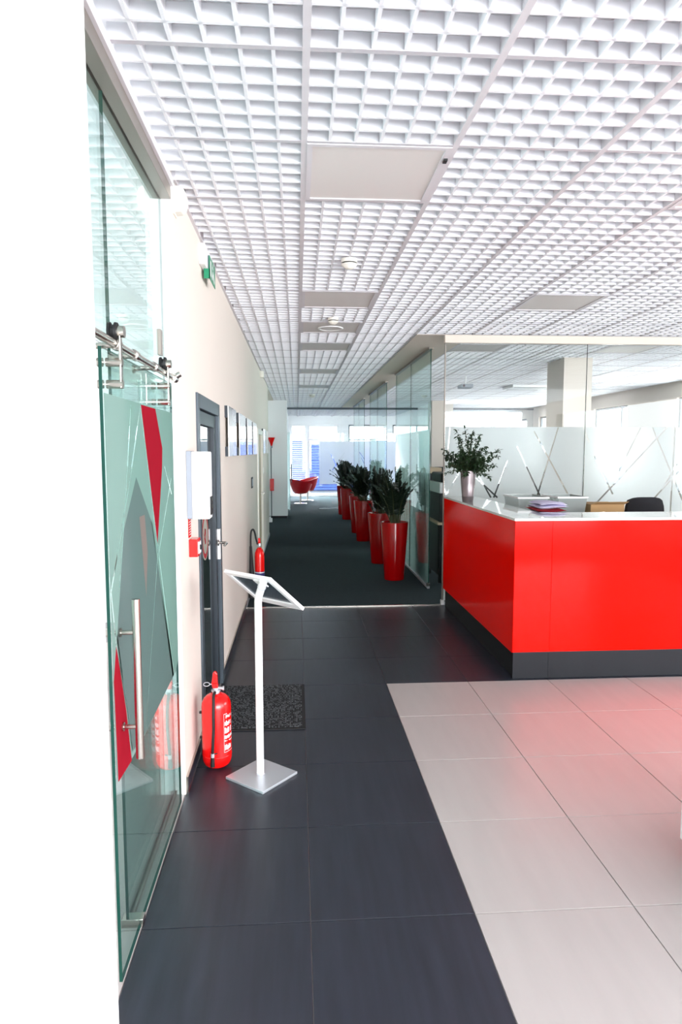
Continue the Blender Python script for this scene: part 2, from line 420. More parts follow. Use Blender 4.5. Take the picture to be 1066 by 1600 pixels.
# far wall with its windows
wf = B(); xs = -0.95
wins_f = [(-0.22, 0.34, 0.05), (0.38, 1.50, 0.05), (1.84, 3.15, 0.05), (3.42, 5.25, 0.05), (5.6, 6.70, 0.05)]
for a, c, z0 in wins_f:
    wf.box(xs, YF, -0.15, a, YF+0.2, 2.95); wf.box(a, YF, -0.15, c, YF+0.2, z0); wf.box(a, YF, 2.56, c, YF+0.2, 2.95); xs = c
wf.box(xs, YF, -0.15, XR+0.2, YF+0.2, 2.95)
struct('wall_far', wf, 'white_wall')
window(5, 1, YF+0.08, -0.22, 0.34, 0.05, 2.56, frame='white', t=0.05)
window(6, 1, YF+0.08, 0.38, 1.50, 0.05, 2.56, trans=(2.03,), frame='white', t=0.07)
window(7, 1, YF+0.08, 1.84, 3.15, 0.05, 2.56, trans=(2.03,), frame='grey_alu')
window(8, 1, YF+0.08, 3.42, 5.25, 0.05, 2.56, mull=(4.3,), frame='grey_alu')
window(9, 1, YF+0.08, 5.6, 6.70, 0.05, 2.56, frame='grey_alu')
bl = thing('window_blind', 'pale horizontal slat blind in the tall narrow far window, left of the white door', 'blind', (.06, YF+.03, .1))
obj('blind_rail', B().box(-.17, YF+.005, 2.46, .29, YF+.045, 2.50), 'white', bl)
for k in range(34): obj('slat', B().add([(-.165, YF+.008, .14+k*.068), (.285, YF+.008, .14+k*.068), (.285, YF+.04, .170+k*.068), (-.165, YF+.04, .170+k*.068)], [(0,1,2,3)]), 'pale_blue', bl)
# back wall behind the camera, with the wide entrance opening
struct('wall_back', B().box(-4.2, -4.6, -0.15, 0.4, -4.45, 2.95).box(0.4, -4.6, 2.75, XR, -4.45, 2.95).box(6.3, -4.6, -0.15, XR, -4.45, 2.75), 'white_wall')
struct('wall_left_near', B().box(-4.2, -4.45, -0.15, -4.05, 1.38, 2.95), 'white_wall')

# baseboards: dark tile with a thin metal trim on both edges
def bboard(n, y0, y1):
    b = B().box(XW, y0, 0, XW+0.009, y1, 0.074).box(XW, y0, 0.074, XW+0.011, y1, 0.080, 1).box(XW, y0, 0.0, XW+0.012, y1, 0.004, 1)
    b.box(XW, y0-0.003, 0, XW+0.011, y0, 0.08, 1)
    struct('baseboard_left_%s' % n, b, ['dark_tile', 'steel'])
bboard('near', 3.10, 3.655); bboard('far', 4.685, YT)
struct('baseboard_left_carpet', B().box(XW, YT, 0.002, XW+0.01, 9.1, 0.06).box(XW, 10.37, 0.002, XW+0.01, 12.8, 0.06), 'alu')

# ------------------------------------------------------------------ frosted film cut with clear strips
def clip(poly, n, d, keep_out):
    out = []; L = len(poly)
    for i in range(L):
        a, b = poly[i], poly[(i+1) % L]
        da = a[0]*n[0]+a[1]*n[1]-d; db = b[0]*n[0]+b[1]*n[1]-d
        if keep_out: da, db = -da, -db
        if da <= 0: out.append(a)
        if da*db < 0:
            t = da/(da-db); out.append((a[0]+(b[0]-a[0])*t, a[1]+(b[1]-a[1])*t))
    return out
def area2(p): return abs(sum(p[i][0]*p[(i+1)%len(p)][1]-p[(i+1)%len(p)][0]*p[i][1] for i in range(len(p))))
def subtract(polys, conv):
    c = sum(p[0] for p in conv)/len(conv), sum(p[1] for p in conv)/len(conv)
    pl = []
    for i in range(len(conv)):
        a, b = conv[i], conv[(i+1) % len(conv)]
        n = (b[1]-a[1], a[0]-b[0]); d = n[0]*a[0]+n[1]*a[1]
        if n[0]*c[0]+n[1]*c[1] > d: n = (-n[0], -n[1]); d = -d
        pl.append((n, d))
    res = []
    for P in polys:
        Q = P; ins = P
        for n, d in pl:
            ins = clip(ins, n, d, False)
            if len(ins) < 3: break
        if len(ins) < 3 or area2(ins) < 1e-8: res.append(P); continue
        for n, d in pl:
            o = clip(Q, n, d, True)
            if len(o) >= 3 and area2(o) > 1e-8: res.append(o)
            Q = clip(Q, n, d, False)
            if len(Q) < 3: break
    return res
def strip(a, b, w0, w1=None):
    w1 = w0 if w1 is None else w1
    dx, dy = b[0]-a[0], b[1]-a[1]; l = math.hypot(dx, dy); nx, ny = -dy/l, dx/l
    return [(a[0]+nx*w0/2, a[1]+ny*w0/2), (b[0]+nx*w1/2, b[1]+ny*w1/2), (b[0]-nx*w1/2, b[1]-ny*w1/2), (a[0]-nx*w0/2, a[1]-ny*w0/2)]
def film(name, polys, axis, pos, mat, parent, th=0.0006, **k):
    vs = []; fs = []
    for P in polys:
        if area2(P) < 1e-7: continue
        for s_, off in ((1, 0),):
            n = len(vs)
            for a, c in P: vs.append((a, pos+off, c) if axis == 1 else (pos+off, a, c))
            fs.append([n+i for i in range(len(P))][::s_])
    me = bpy.data.meshes.new(name); me.from_pydata(vs, [], fs); me.materials.append(M[mat])
    # orient: first sheet faces the negative axis, second the positive
    bm = bmesh.new(); bm.from_mesh(me)
    for f in bm.faces:
        f.normal_update(); c = f.calc_center_median()[axis]
        want = -1
        if f.normal[axis]*want < 0: f.normal_flip()
    bm.to_mesh(me); bm.free()
    o = bpy.data.objects.new(name, me); COL.objects.link(o); o.parent = parent; o.location = -WL[parent.name]
    for a, v in k.items(): o[a] = v
    return o
def sign_convex(P):   # split nothing; polygons given convex
    return P

# ------------------------------------------------------------------ front glass wall at y = 6.87
FL = [((2.5,1.85),(2.9,1.16)),((2.76,1.89),(2.55,1.16)),((2.32,1.69),(2.59,1.15)),((2.22,1.54),(2.08,1.15)),((1.74,1.48),(1.57,1.18)),((1.51,1.39),(1.57,1.18)),
      ((1.88,1.44),(2.05,1.15)),((1.80,1.44),(2.12,1.15)),((3.03,1.89),(3.1,1.73)),((3.16,1.59),(3.38,1.18)),((3.66,1.89),(3.44,1.43)),((3.96,1.9),(3.17,1.05)),((3.79,1.89),(4.16,1.11)),
      ((4.04,1.9),(4.03,0.94)),((4.1,1.42),(3.83,1.12)),((4.08,1.5),(3.92,1.22)),((1.6,1.88),(1.58,1.62)),((4.7,1.9),(5.1,1.0)),((5.3,1.9),(4.8,1.0)),((5.7,1.7),(6.1,1.0))]
t = thing('glass_wall', 'frameless frosted glass office wall behind the red reception desk', 'glass wall', (3.5, YT, 0))
edges = [1.545, 3.052, 4.56, 6.07, XR-0.005]
for k in range(4):
    g = obj('glass_pane', B().slab(edges[k]+.002, YT-.005, 0.03, edges[k+1]-.002, YT+.005, 2.755, 1), ['glass', 'glass_edge'], t)
    P = [[(edges[k]+.006, 0.05), (edges[k+1]-.006, 0.05), (edges[k+1]-.006, 1.895), (edges[k]+.006, 1.895)]]
    for a, c in FL: P = subtract(P, strip(a, c, 0.012, 0.018))
    film('frosted_film', P, 1, YT-.0068, 'film', g)
obj('head_rail', B().box(1.53, YT-.03, 2.755, XR, YT+.03, 2.835), 'plaster', t, bevel=.003)
obj('floor_channel', B().box(1.53, YT-.02, 0.002, XR, YT+.02, 0.03), 'alu', t)
obj('end_post', B().box(1.535, YT-.012, 0.03, 1.545, YT+.012, 2.755), 'brown_alu', t, bevel=.002)
obj('post_foot', B().box(1.525, YT-.03, 0.007, 1.56, YT+.02, 0.055), 'white', t, bevel=.003)

# ------------------------------------------------------------------ side glass along the corridor at x = 1.56
XG = 1.56
side = [(7.70, 10.40, 'glass partition nearest the reception desk, between desk and corridor plants'),
        (11.50, 14.15, 'middle corridor glass partition behind the row of potted plants'),
        (15.30, 18.15, 'farthest corridor glass partition of the row on the right')]
rs = random.Random(7)
for y0, y1, lab in side:
    t = thing('glass_partition', lab, 'glass partition', (XG, (y0+y1)/2, 0), group='glass partitions along the corridor')
    ym = (y0+y1)/2
    for a, c in ((y0, ym-.002), (ym+.002, y1)):
        g = obj('glass_pane', B().slab(XG-.005, a, 0.03, XG+.005, c, ZC-.02, 0), ['glass_green', 'glass_edge'], t)
        P = [[(a+.004, 0.04), (c-.004, 0.04), (c-.004, 1.895), (a+.004, 1.895)]]
        for q in range(7):
            yy = rs.uniform(a, c); d = rs.uniform(-.35, .35)
            P = subtract(P, strip((yy, rs.uniform(1.5, 1.88)), (yy+d, rs.uniform(0.4, 1.1)), 0.012, 0.018))
        film('frosted_film', P, 0, XG+.0062, 'film_side', g)
    obj('head_profile', B().box(XG-.025, y0, ZC-.03, XG+.025, y1, ZC-.004), 'brown_alu', t)
    obj('floor_channel', B().box(XG-.015, y0, 0.002, XG+.015, y1, 0.03), 'alu', t)
    obj('corner_clamp', B().box(XG-.018, y0-.004, 0.03, XG+.018, y0+.04, 0.07), 'steel', t, bevel=.003)

# ------------------------------------------------------------------ far cross partition at y = 18.65
t = thing('far_glass_partition', 'glass partition with frosted band across the far end of the corridor', 'glass wall', (3.2, YP, 0))
ex = [0.62, 2.1, 3.6, 5.2, XR-.005]
for k in range(4):
    g = obj('glass_pane', B().slab(ex[k]+.002, YP-.005, 0.02, ex[k+1]-.002, YP+.005, 2.79, 1), ['glass', 'glass_edge'], t)
    P = [[(ex[k]+.004, 0.70), (ex[k+1]-.004, 0.70), (ex[k+1]-.004, 1.90), (ex[k]+.004, 1.90)]]
    if k == 0:
        for a, c in (((0.95,1.55),(1.12,1.2)),((1.35,1.6),(1.0,1.1)),((1.3,1.45),(1.2,1.25))): P = subtract(P, strip(a, c, 0.02))
    film('frosted_film', P, 1, YP-.0068, 'film', g)
obj('head_rail', B().box(-.30, YP-.03, 2.79, XR, YP+.03, 2.843), 'grey_alu', t)
obj('glass_pane', B().slab(-.295, YP-.005, 2.16, .616, YP+.005, 2.79, 1), ['glass', 'glass_edge'], t)
obj('floor_channel', B().box(.62, YP-.012, 0.002, XR, YP+.012, 0.02), 'alu', t)
# open glass door with handle at the far end
t = thing('far_glass_door', 'open frameless glass door with bar handle before the far red chair', 'glass door', (-.22, YP-.3, 0))
ang = math.radians(-84)
dx, dy = math.cos(ang), math.sin(ang)
def q4(r0, r1, th):
    nx, ny = -dy*th, dx*th
    return [(-.28+dx*r0+nx, YP+dy*r0+ny), (-.28+dx*r1+nx, YP+dy*r1+ny), (-.28+dx*r1-nx, YP+dy*r1-ny), (-.28+dx*r0-nx, YP+dy*r0-ny)]
obj('glass_leaf', B().prism(q4(.02, .86, .004), 0.02, 2.14, 2), 'glass_green', t)
obj('top_clamp', B().prism(q4(.0, .14, .012), 2.10, 2.15, 2), 'steel', t)
obj('handle', B().tube([(-.28+dx*.78+.05, YP+dy*.78, .78), (-.28+dx*.78+.05, YP+dy*.78, 1.28)], .012).tube([(-.28+dx*.78-.004, YP+dy*.78, .86), (-.28+dx*.78+.05, YP+dy*.78, .86)], .008).tube([(-.28+dx*.78-.004, YP+dy*.78, 1.18), (-.28+dx*.78+.05, YP+dy*.78, 1.18)], .008), 'grey_alu', t)

# ------------------------------------------------------------------ glass screen and sliding door on the left
XS = -0.60
screen = t = thing('glass_screen', 'fixed green-tinted glass screen with steel rail beside the near left wall', 'glass screen', (XS, 2.3, 0))
obj('upper_pane', B().slab(XS-.005, 1.505, 1.98, XS+.005, 2.198, 2.76, 0), ['glass_green', 'glass_edge'], t)
obj('fixed_pane', B().slab(XS-.005, 2.202, 0.02, XS+.005, 3.085, 2.76, 0), ['glass_green', 'glass_edge'], t)
obj('head_profile', B().box(XS-.03, 1.505, 2.76, XS+.05, 3.088, 2.815), 'brown_alu', t, label='brown anodised head profile', bevel=.002)
obj('perimeter_trim', B().box(XS-.03, 1.505, 2.815, XS+.062, 3.088, ZC+.003), 'runner', t, label='light grey ceiling edge trim')
obj('floor_channel', B().box(XS-.012, 2.202, 0.001, XS+.012, 3.085, 0.02), 'brown_alu', t)
obj('wall_clamp', B().box(XS+.005, 2.93, 2.06, XS+.02, 2.975, 2.17), 'brown_alu', t, bevel=.002)
obj('floor_guide', B().box(XS-.02, 2.19, 0.0, XS+.055, 2.23, 0.03), 'steel', t, bevel=.002)
struct('trim_2', B().box(XW-.12, 3.086, 0, XW, 3.0895, ZC), 'white_wall')
XD = -0.555
t = thing('sliding_glass_door', 'sliding glass door with red film shapes and a painted-in dark backdrop, hung on a steel rail', 'glass door', (XD, 2.49, 0))
pane = obj('door_pane', B().slab(XD-.005, 1.94, 0.012, XD+.005, 2.995, 1.945, 0), ['glass_green', 'glass_edge'], t)
zz = [(2.927,0.66),(2.325,0.631)]
base = [[(1.947, .64), (2.06, .82), (2.125, .643), (2.26,.80), (2.92,.80), (2.988, .70), (2.988, 1.815), (1.947, 1.815)]]
# convex pieces of the film, clear below the zigzag
base = [[(1.947,.645),(2.06,.80),(2.06,1.815),(1.947,1.815)], [(2.06,.80),(2.13,.64),(2.32,.64),(2.32,1.815),(2.06,1.815)], [(2.32,.64),(2.93,.665),(2.988,.70),(2.988,1.815),(2.32,1.815)]]
redA = [(2.40,1.812),(2.64,1.812),(2.755,1.66),(2.74,1.58),(2.615,1.285)]
redB = [(1.99,1.064),(2.08,0.824),(2.128,0.635),(1.965,0.645),(1.952,0.965)]
grey = [(2.12,1.40),(2.30,1.56),(2.535,1.37),(2.62,1.18),(2.885,0.665),(2.326,0.642),(2.135,0.66),(2.085,0.83),(2.0,1.075)]  # outline of the grey tint standing in for dark furniture behind
shard = [(2.33,1.42),(2.41,1.42),(2.44,1.28),(2.40,1.12)]
for pol in (redA, redB, grey, shard): base = subtract(base, pol)
gr = subtract([grey], shard)
lines = [((2.258,1.80),(2.188,1.599),.006,.016),((2.391,1.807),(2.243,1.593),.004,.018),((2.243,1.593),(2.075,1.379),.010,.010),((2.075,1.379),(1.955,1.235),.008,.012),
         ((2.188,1.599),(2.049,1.23),.005,.010),((2.79,1.585),(2.93,1.46),.006,.01),((2.93,1.53),(2.633,1.247),.006,.008),((2.611,1.29),(2.885,0.665),.007,.007),((2.391,1.807),(2.611,1.284),.005,.006),
         ((1.99,1.064),(2.11,.78),.012,.012),((1.955,1.235),(1.99,1.07),.010,.010),((2.63,1.28),(2.33,.64),.006,.006),((2.60,1.3),(2.885,.66),.004,.004)]
for a, c, w0, w1 in lines:
    base = subtract(base, strip(a, c, w0, w1)); gr = subtract(gr, strip(a, c, w0, w1))
film('frosted_film', base, 0, XD+.0056, 'film_door', pane)
film('film_shape', gr, 0, XD+.0056, 'film_dark_behind', pane, label='grey tint painted for dark furniture behind the film')
film('film_shape', [redA], 0, XD+.0056, 'film_red', pane, label='tall red film shape')
film('film_shape', [redB], 0, XD+.0056, 'film_red', pane, label='low red film shape by the handle')
film('film_shape', [shard], 0, XD+.0056, 'film_pink', pane, label='faint pale red shard')
XH = XD + 0.005
hd = obj('handle', B().tube([(XH+.052, 2.03, 0.69), (XH+.052, 2.03, 1.196)], .0125, 16), 'steel', t, label='long brushed steel bar handle')
for z in (.792, 1.092):
    obj('handle_standoff', B().tube([(XH, 2.03, z), (XH+.006, 2.03, z)], .014, 14).tube([(XH+.006, 2.03, z), (XH+.045, 2.03, z)], .0075, 12).tube([(XH-.04, 2.03, z), (XH-.01, 2.03, z)], .013, 12), 'steel', hd)
XRL = XD + 0.03; ZR = 1.958
def hanger(y):
    h = obj('roller_hanger', B().box(XRL+.014, y-.011, 1.83, XRL+.020, y+.011, 2.005), 'steel', t, bevel=.002)
    obj('roller_wheel', B().lathe([(.012,-.013),(.026,-.013),(.027,-.006),(.020,-.004),(.020,.004),(.027,.006),(.026,.013),(.012,.013)], (XRL-.002, y, ZR+.034), 20, axis=0), 'rubber', h)
    obj('roller_hub', B().tube([(XRL+.010, y, ZR+.034), (XRL+.030, y, ZR+.034)], .017, 16), 'steel', h)
    for z in (1.842, 1.905):
        obj('glass_clamp', B().tube([(XD+.005, y, z), (XRL+.022, y, z)], .013, 14).tube([(XD-.02, y, z), (XD-.005, y, z)], .013, 14), 'steel', h)
hanger(1.985); hanger(2.70)
rl = obj('rail_tube', B().tube([(XRL, 1.505, ZR), (XRL, 2.93, ZR)], .0125, 16), 'steel', screen, label='round stainless door rail')
for y in (2.0, 2.22, 2.52): 
    obj('rail_joint', B().tube([(XRL, y-.022, ZR), (XRL, y-.018, ZR), (XRL, y+.018, ZR), (XRL, y+.022, ZR)], [.0125,.0175,.0175,.0125], 16), 'steel', rl)
    obj('standoff', B().tube([(XS+.005, y-.03, ZR-.01), (XRL, y-.03, ZR-.006)], .009, 12).tube([(XS+.005, y-.03, ZR-.01), (XS+.012, y-.03, ZR-.01)], .018, 14), 'steel', rl)
obj('end_stop', B().tube([(XRL, 2.87, ZR), (XRL, 2.925, ZR)], .02, 16).tube([(XRL, 2.90, ZR), (XRL+.03, 2.90, ZR+.018)], .012, 12), 'steel', rl)

# ------------------------------------------------------------------ door in the left wall (dark aluminium, glazed)
d = thing('door_1', None, None, (XW, 4.17, 0), kind='structure')
f = B().box(XW-.06, 3.66, 0, XW+.012, 3.735, 1.965).box(XW-.06, 4.605, 0, XW+.012, 4.68, 1.965).box(XW-.06, 3.735, 1.885, XW+.012, 4.605, 1.965)
obj('door_frame', f, 'grey_alu', d, bevel=.003)
lf = B().box(XW-.05, 3.737, 0.01, XW-.008, 3.80, 1.88).box(XW-.05, 4.50, 0.01, XW-.008, 4.603, 1.88).box(XW-.05, 3.80, 1.80, XW-.008, 4.50, 1.88).box(XW-.05, 3.80, 0.01, XW-.008, 4.50, 0.10)
leaf = obj('door_leaf', lf, 'dark_alu', d, bevel=.003)
obj('glass_pane', B().slab(XW-.035, 3.80, 0.10, XW-.028, 4.50, 1.80, 0, 0), 'dark_glass', leaf)
st = B()
cyy, czz = 4.12, 1.12
st.lathe([(.15, 0), (.15, .0015)], (XW-.028, cyy, czz), 32, axis=0)
obj('door_sticker', st, 'sticker', leaf, label='round grey sticker on the door glass')
rg = B()
n = 32
for k in range(n):
    a0, a1 = 2*PI*k/n, 2*PI*(k+1)/n
    vs = [(XW-.0262, cyy+r*math.cos(a), czz+r*math.sin(a)) for r, a in ((.11,a0),(.14,a0),(.14,a1),(.11,a1))]
    rg.add(vs, [(0,1,2,3)])
for k in (-1, 1): rg.add([(XW-.0262, cyy-.07, czz-.03*k), (XW-.0262, cyy-.02, czz+.05*k), (XW-.0262, cyy+.02, czz-.05), (XW-.0262, cyy+.03, czz+.04*k)], [(0,1,2,3)])
obj('sticker_print', rg, 'red_cloth', leaf, label='red ring printed on the sticker')
hp = obj('lock_plate', B().box(XW-.008, 4.565, .90, XW+.012, 4.60, 1.11), 'white', leaf, bevel=.002)
obj('door_handle', B().tube([(XW+.0, 4.535, 1.02), (XW+.055, 4.535, 1.02)], .009, 12).tube([(XW+.055, 4.535, 1.02), (XW+.062, 4.50, 1.02), (XW+.058, 4.42, 1.018)], .009, 12).lathe([(.022,0),(.022,.006)], (XW+.002, 4.535, 1.02), 16, axis=0), 'steel', d)
struct('added_door_backing', B().box(-2.0, 3.4, -.006, -1.9, 5.0, 2.2), 'plinth')  # free-standing dark board added as backing for the door glass

# second, wooden-framed door further on
d = thing('door_2', None, None, (XW, 9.73, 0), kind='structure')
obj('door_frame', B().box(XW-.1, 9.12, 0.002, XW+.02, 9.20, 1.95).box(XW-.1, 10.27, 0.002, XW+.02, 10.35, 1.95).box(XW-.1, 9.20, 1.88, XW+.02, 10.27, 1.95), 'offwhite', d)
lf = obj('door_leaf', B().box(XW-.06, 9.202, .01, XW-.01, 10.268, 1.878), 'wood', d)
obj('door_handle', B().tube([(XW-.01, 10.17, 1.0), (XW+.04, 10.17, 1.0), (XW+.04, 10.05, 1.0)], .009), 'steel', lf)

# ------------------------------------------------------------------ things on the left wall
t = thing('motion_detector', 'white curved alarm detector high on the wall beside the glass screen', 'detector', (XW+.03, 3.13, 2.71))
pr = []
for k in range(9):
    a = -PI/2 + PI*k/8; pr.append((XW+.008+.052*math.cos(a)**.6 if abs(math.cos(a)) > 1e-6 else XW+.008, 2.770+.058*math.sin(a)))
pr = [(XW+.004, 2.712)] + pr[1:-1] + [(XW+.004, 2.828)]
obj('housing', B().prism(pr, 3.105, 3.165, 1), 'offwhite', t, bevel=.003)
obj('back_plate', B().box(XW, 3.10, 2.705, XW+.008, 3.17, 2.835), 'offwhite', t, bevel=.002)
obj('status_lamp', B().lathe([(.004,0),(.003,.003)], (XW+.054, 3.12, 2.76), 10, axis=0), 'grey_plastic', t)
t = thing('motion_detector', 'tiny white detector at the ceiling far along the left wall', 'detector', (XW+.03, 10.1, 2.73))
obj('housing', B().box(XW+.006, 10.06, 2.735, XW+.06, 10.14, 2.835), 'offwhite', t, bevel=.012)
obj('back_plate', B().box(XW, 10.05, 2.73, XW+.006, 10.15, 2.84), 'offwhite', t)

t = thing('exit_sign', 'green running-man exit sign hanging from a white emergency light', 'exit sign', (XW+.03, 4.03, 2.63))
obj('lamp_housing', B().box(XW, 3.88, 2.70, XW+.038, 4.18, 2.815), 'white', t, bevel=.006)
sp = obj('sign_plate', B().box(XW+.045, 3.98, 2.645, XW+.049, 4.24, 2.775).box(XW+.015, 3.98, 2.645, XW+.049, 3.984, 2.70), 'green_sign', t, split=True)
fig = B()
def fq(pts): fig.add([(XW+.0495, 4.11+a, 2.71+c) for a, c in pts], [tuple(range(len(pts)))])
fq([(-.10,-.045),(-.06,-.045),(-.06,.045),(-.10,.045)]); fq([(.0,-.0),(.02,.02),(.05,-.01),(.03,-.03)]); fq([(.02,.01),(.04,.03),(.0,.04),(-.01,.025)])
fq([(.03,-.03),(.05,-.01),(.09,-.04),(.075,-.055)]); fq([(.0,0),(.02,-.01),(-.01,-.05),(-.03,-.045)]); fq([(.03,.035),(.045,.05),(.03,.06),(.018,.048)])
obj('pictogram', fig, 'white', sp, label='white running man and door')
obj('hanger_bracket', B().box(XW+.02, 4.0, 2.69, XW+.047, 4.02, 2.78).box(XW+.02, 4.16, 2.69, XW+.047, 4.18, 2.78), 'grey_plastic', t, split=True)

t = thing('wall_box', 'white wall-mounted control box at head height before the dark door', 'wall box', (XW+.06, 3.34, 1.31))
obj('back_plate', B().box(XW, 3.30, 1.312, XW+.026, 3.40, 1.648), 'grey_plastic', t, label='blue-grey rear housing', bevel=.003)
obj('cover', B().box(XW+.026, 3.295, 1.31, XW+.112, 3.405, 1.645), 'white', t, bevel=.006)
obj('button_panel', B().box(XW+.112, 3.32, 1.33, XW+.118, 3.385, 1.42).box(XW+.118, 3.335, 1.34, XW+.121, 3.355, 1.36).box(XW+.118, 3.335, 1.38, XW+.121, 3.355, 1.40), ['black'], t, split=True)

t = thing('fire_call_point', 'small red manual fire alarm box under the white wall box', 'alarm box', (XW+.025, 3.375, 1.11))
obj('housing', B().box(XW, 3.33, 1.115, XW+.045, 3.425, 1.205), 'red_paint', t, bevel=.004)
obj('face_plate', B().box(XW+.045, 3.345, 1.13, XW+.050, 3.41, 1.19), 'white', t, label='white face with black dot')
obj('push_button', B().lathe([(.014,0),(.012,.004)], (XW+.050, 3.378, 1.16), 14, axis=0), 'black', t)
t = thing('fire_sticker', 'narrow red and white lettered sticker above the red alarm box', 'sticker', (XW+.001, 3.37, 1.21))
obj('sticker_sheet', B().box(XW, 3.325, 1.212, XW+.0012, 3.405, 1.335), 'red_paint', t)
g = B()
for k in range(7):
    z = 1.222 + k*.013
    g.add([(XW+.0016, 3.348, z), (XW+.0016, 3.392, z+.003), (XW+.0016, 3.392, z+.008), (XW+.0016, 3.348, z+.005)], [(0,1,2,3)])
obj('print', g, 'white', t, label='white print rows')

fr_spots = [(5.10, 5.74, 'white glossy wall panel nearest the dark door, first of the row'),
            (6.06, 6.78, 'second white glossy wall panel along the left wall'),
            (7.06, 7.72, 'third white glossy wall panel along the left wall'),
            (7.98, 8.66, 'fourth white glossy wall panel, just before the wooden door'),
            (10.40, 11.10, 'white glossy wall panel just beyond the wooden door'),
            (11.36, 12.05, 'last white glossy wall panel at the far end of the left wall')]
for y0, y1, lab in fr_spots:
    t = thing('picture_panel', lab, 'wall panel', (XW, (y0+y1)/2, 1.605), group='white panels in a row on the left wall')
    obj('board', B().box(XW+.022, y0+.01, 1.605, XW+.030, y1, 1.99), 'counter', t, bevel=.001)
    obj('mount', B().box(XW, y0, 1.605, XW+.022, y0+.05, 1.68).box(XW, y0, 1.90, XW+.022, y0+.05, 1.99).box(XW, y1-.08, 1.62, XW+.022, y1-.03, 1.97), 'dark_alu', t, split=True)
obj('door_plaque', B().box(XW, 7.9, 1.20, XW+.008, 8.12, 1.33).box(XW+.008, 7.93, 1.22, XW+.010, 8.09, 1.31, 1), ['plinth', 'grey_plastic'], None, 'small dark name plaque on the wall below the white panels', 'plaque', bevel=.001)
t = thing('light_switch', 'small white light switch on the wall past the wooden door', 'switch', (XW, 10.7, 1.28))
obj('plate', B().box(XW, 10.65, 1.28, XW+.008, 10.75, 1.38), 'white', t, bevel=.002)
obj('rocker', B().box(XW+.008, 10.67, 1.30, XW+.014, 10.73, 1.36), 'offwhite', t)
t = thing('fire_alarm_horn', 'red cone-shaped alarm horn on the far white column', 'alarm horn', (-.61, 16.06, 1.75))
obj('horn', B().lathe([(.02,0),(.035,.06),(.085,.19),(.09,.20)], (-.61, 15.99, 1.76), 18), 'red_paint', t)
obj('bracket', B().box(-.63, 15.98, 1.71, -.59, 16.1, 1.765), 'grey_plastic', t)
t = thing('fire_box', 'red fire alarm box low on the far white column', 'alarm box', (-.61, 16.06, .68))
obj('housing', B().box(-.655, 16.0, .68, -.56, 16.1, .97), 'red_paint', t, bevel=.006)
obj('conduit', B().tube([(-.625, 16.09, .06), (-.625, 16.09, .68)], .01, 8).tube([(-.625, 16.09, .97), (-.625, 16.09, 1.72)], .01, 8), 'grey_alu', t, split=True)
obj('door_stop', B().box(-.68, 15.2, .002, -.58, 15.32, .09).tube([(-.63,15.26,.09),(-.63,15.26,.13)], .02), 'white', None, 'small white floor box at the foot of the far left wall', 'floor box', bevel=.008)

# ------------------------------------------------------------------ smoke detectors and other ceiling things
def smoke(x, y, lab, s=1.0):
    t = thing('smoke_detector', lab, 'smoke detector', (x, y, ZC-.055), group='round detectors under the corridor ceiling')
    obj('base', B().lathe([(.050*s,-.022),(.052*s,0)], (x, y, ZC), 24), 'offwhite', t)
    obj('slot_ring', B().lathe([(.044*s,-.03),(.044*s,-.022)], (x, y, ZC), 24), 'black', t)
    obj('dome', B().lathe([(.006*s,-.062),(.022*s,-.058),(.040*s,-.045),(.050*s,-.034),(.050*s,-.030)], (x, y, ZC), 24), 'offwhite', t)
smoke(.337, 4.27, 'white dome smoke detector nearest the camera, beyond the first panel')
smoke(.337, 6.12, 'white smoke detector between two beige ceiling panels', .95)
smoke(.335, 14.4, 'tiny smoke detector far down the corridor ceiling', 1.3)
t = thing('ceiling_speaker', 'round flat speaker ring on the third corridor ceiling panel', 'speaker', (.337, 6.6, ZC-.014))
obj('grille', B().lathe([(.10,-.010),(.105,-.003)], (.337, 6.6, ZC+.001), 32), 'panel', t)
rr = B(); rr.lathe([(.105,-.003),(.108,-.012),(.122,-.012),(.126,-.003)], (.337, 6.6, ZC), 32, caps=False)
obj('rim', rr, 'white', t)
t = thing('projector', 'small grey projector hanging from the office ceiling', 'projector', (2.76, 10.78, 2.66))
obj('body', B().box(2.66, 10.66, 2.66, 2.86, 10.92, 2.72), 'grey_plastic', t, bevel=.01)
obj('mount', B().tube([(2.76,10.79,2.72),(2.76,10.79,ZC)], .015), 'white', t, split=True)
obj('lens', B().tube([(2.70,10.64,2.69),(2.70,10.66,2.69)], .02), 'black', t)
t = thing('ceiling_cassette', 'shallow white ceiling fixture left of the office column', 'ceiling fixture', (4.3, 12.3, 2.79))
obj('body', B().box(3.95, 12.0, 2.80, 4.65, 12.6, ZC), 'white', t, bevel=.01)
obj('vent_slot', B().box(4.0, 12.04, 2.797, 4.6, 12.08, 2.80).box(4.0, 12.5, 2.797, 4.6, 12.54, 2.80), 'black', t, split=True)

# ------------------------------------------------------------------ office columns and furniture seen through the glass
struct('wall_column_office', B().box(3.48, 8.52, .002, 3.86, 9.1, 2.9), 'wall')
struct('wall_column_office_far', B().box(3.28, 16.0, .002, 3.80, 16.5, 2.9), 'wall')
t = thing('printer_table', 'table with pale wooden top carrying the black printer', 'table', (1.98, 8.35, .002))
obj('table_top', B().box(1.72, 7.95, .735, 2.35, 8.75, .76), 'wood', t, bevel=.003)
for a, c in ((1.75, 8.0), (2.29, 8.0), (1.75, 8.67), (2.29, 8.67)): obj('leg', B().box(a, c, .002, a+.04, c+.04, .735), 'black', t)
obj('side_panel', B().box(1.745, 8.05, .1, 1.76, 8.66, .73), 'black', t)
t = thing('printer', 'tall black office printer with a white paper tray behind the glass', 'printer', (1.98, 8.4, .76))
obj('body', B().box(1.76, 8.05, .762, 2.28, 8.68, 1.12), 'black', t, bevel=.01)
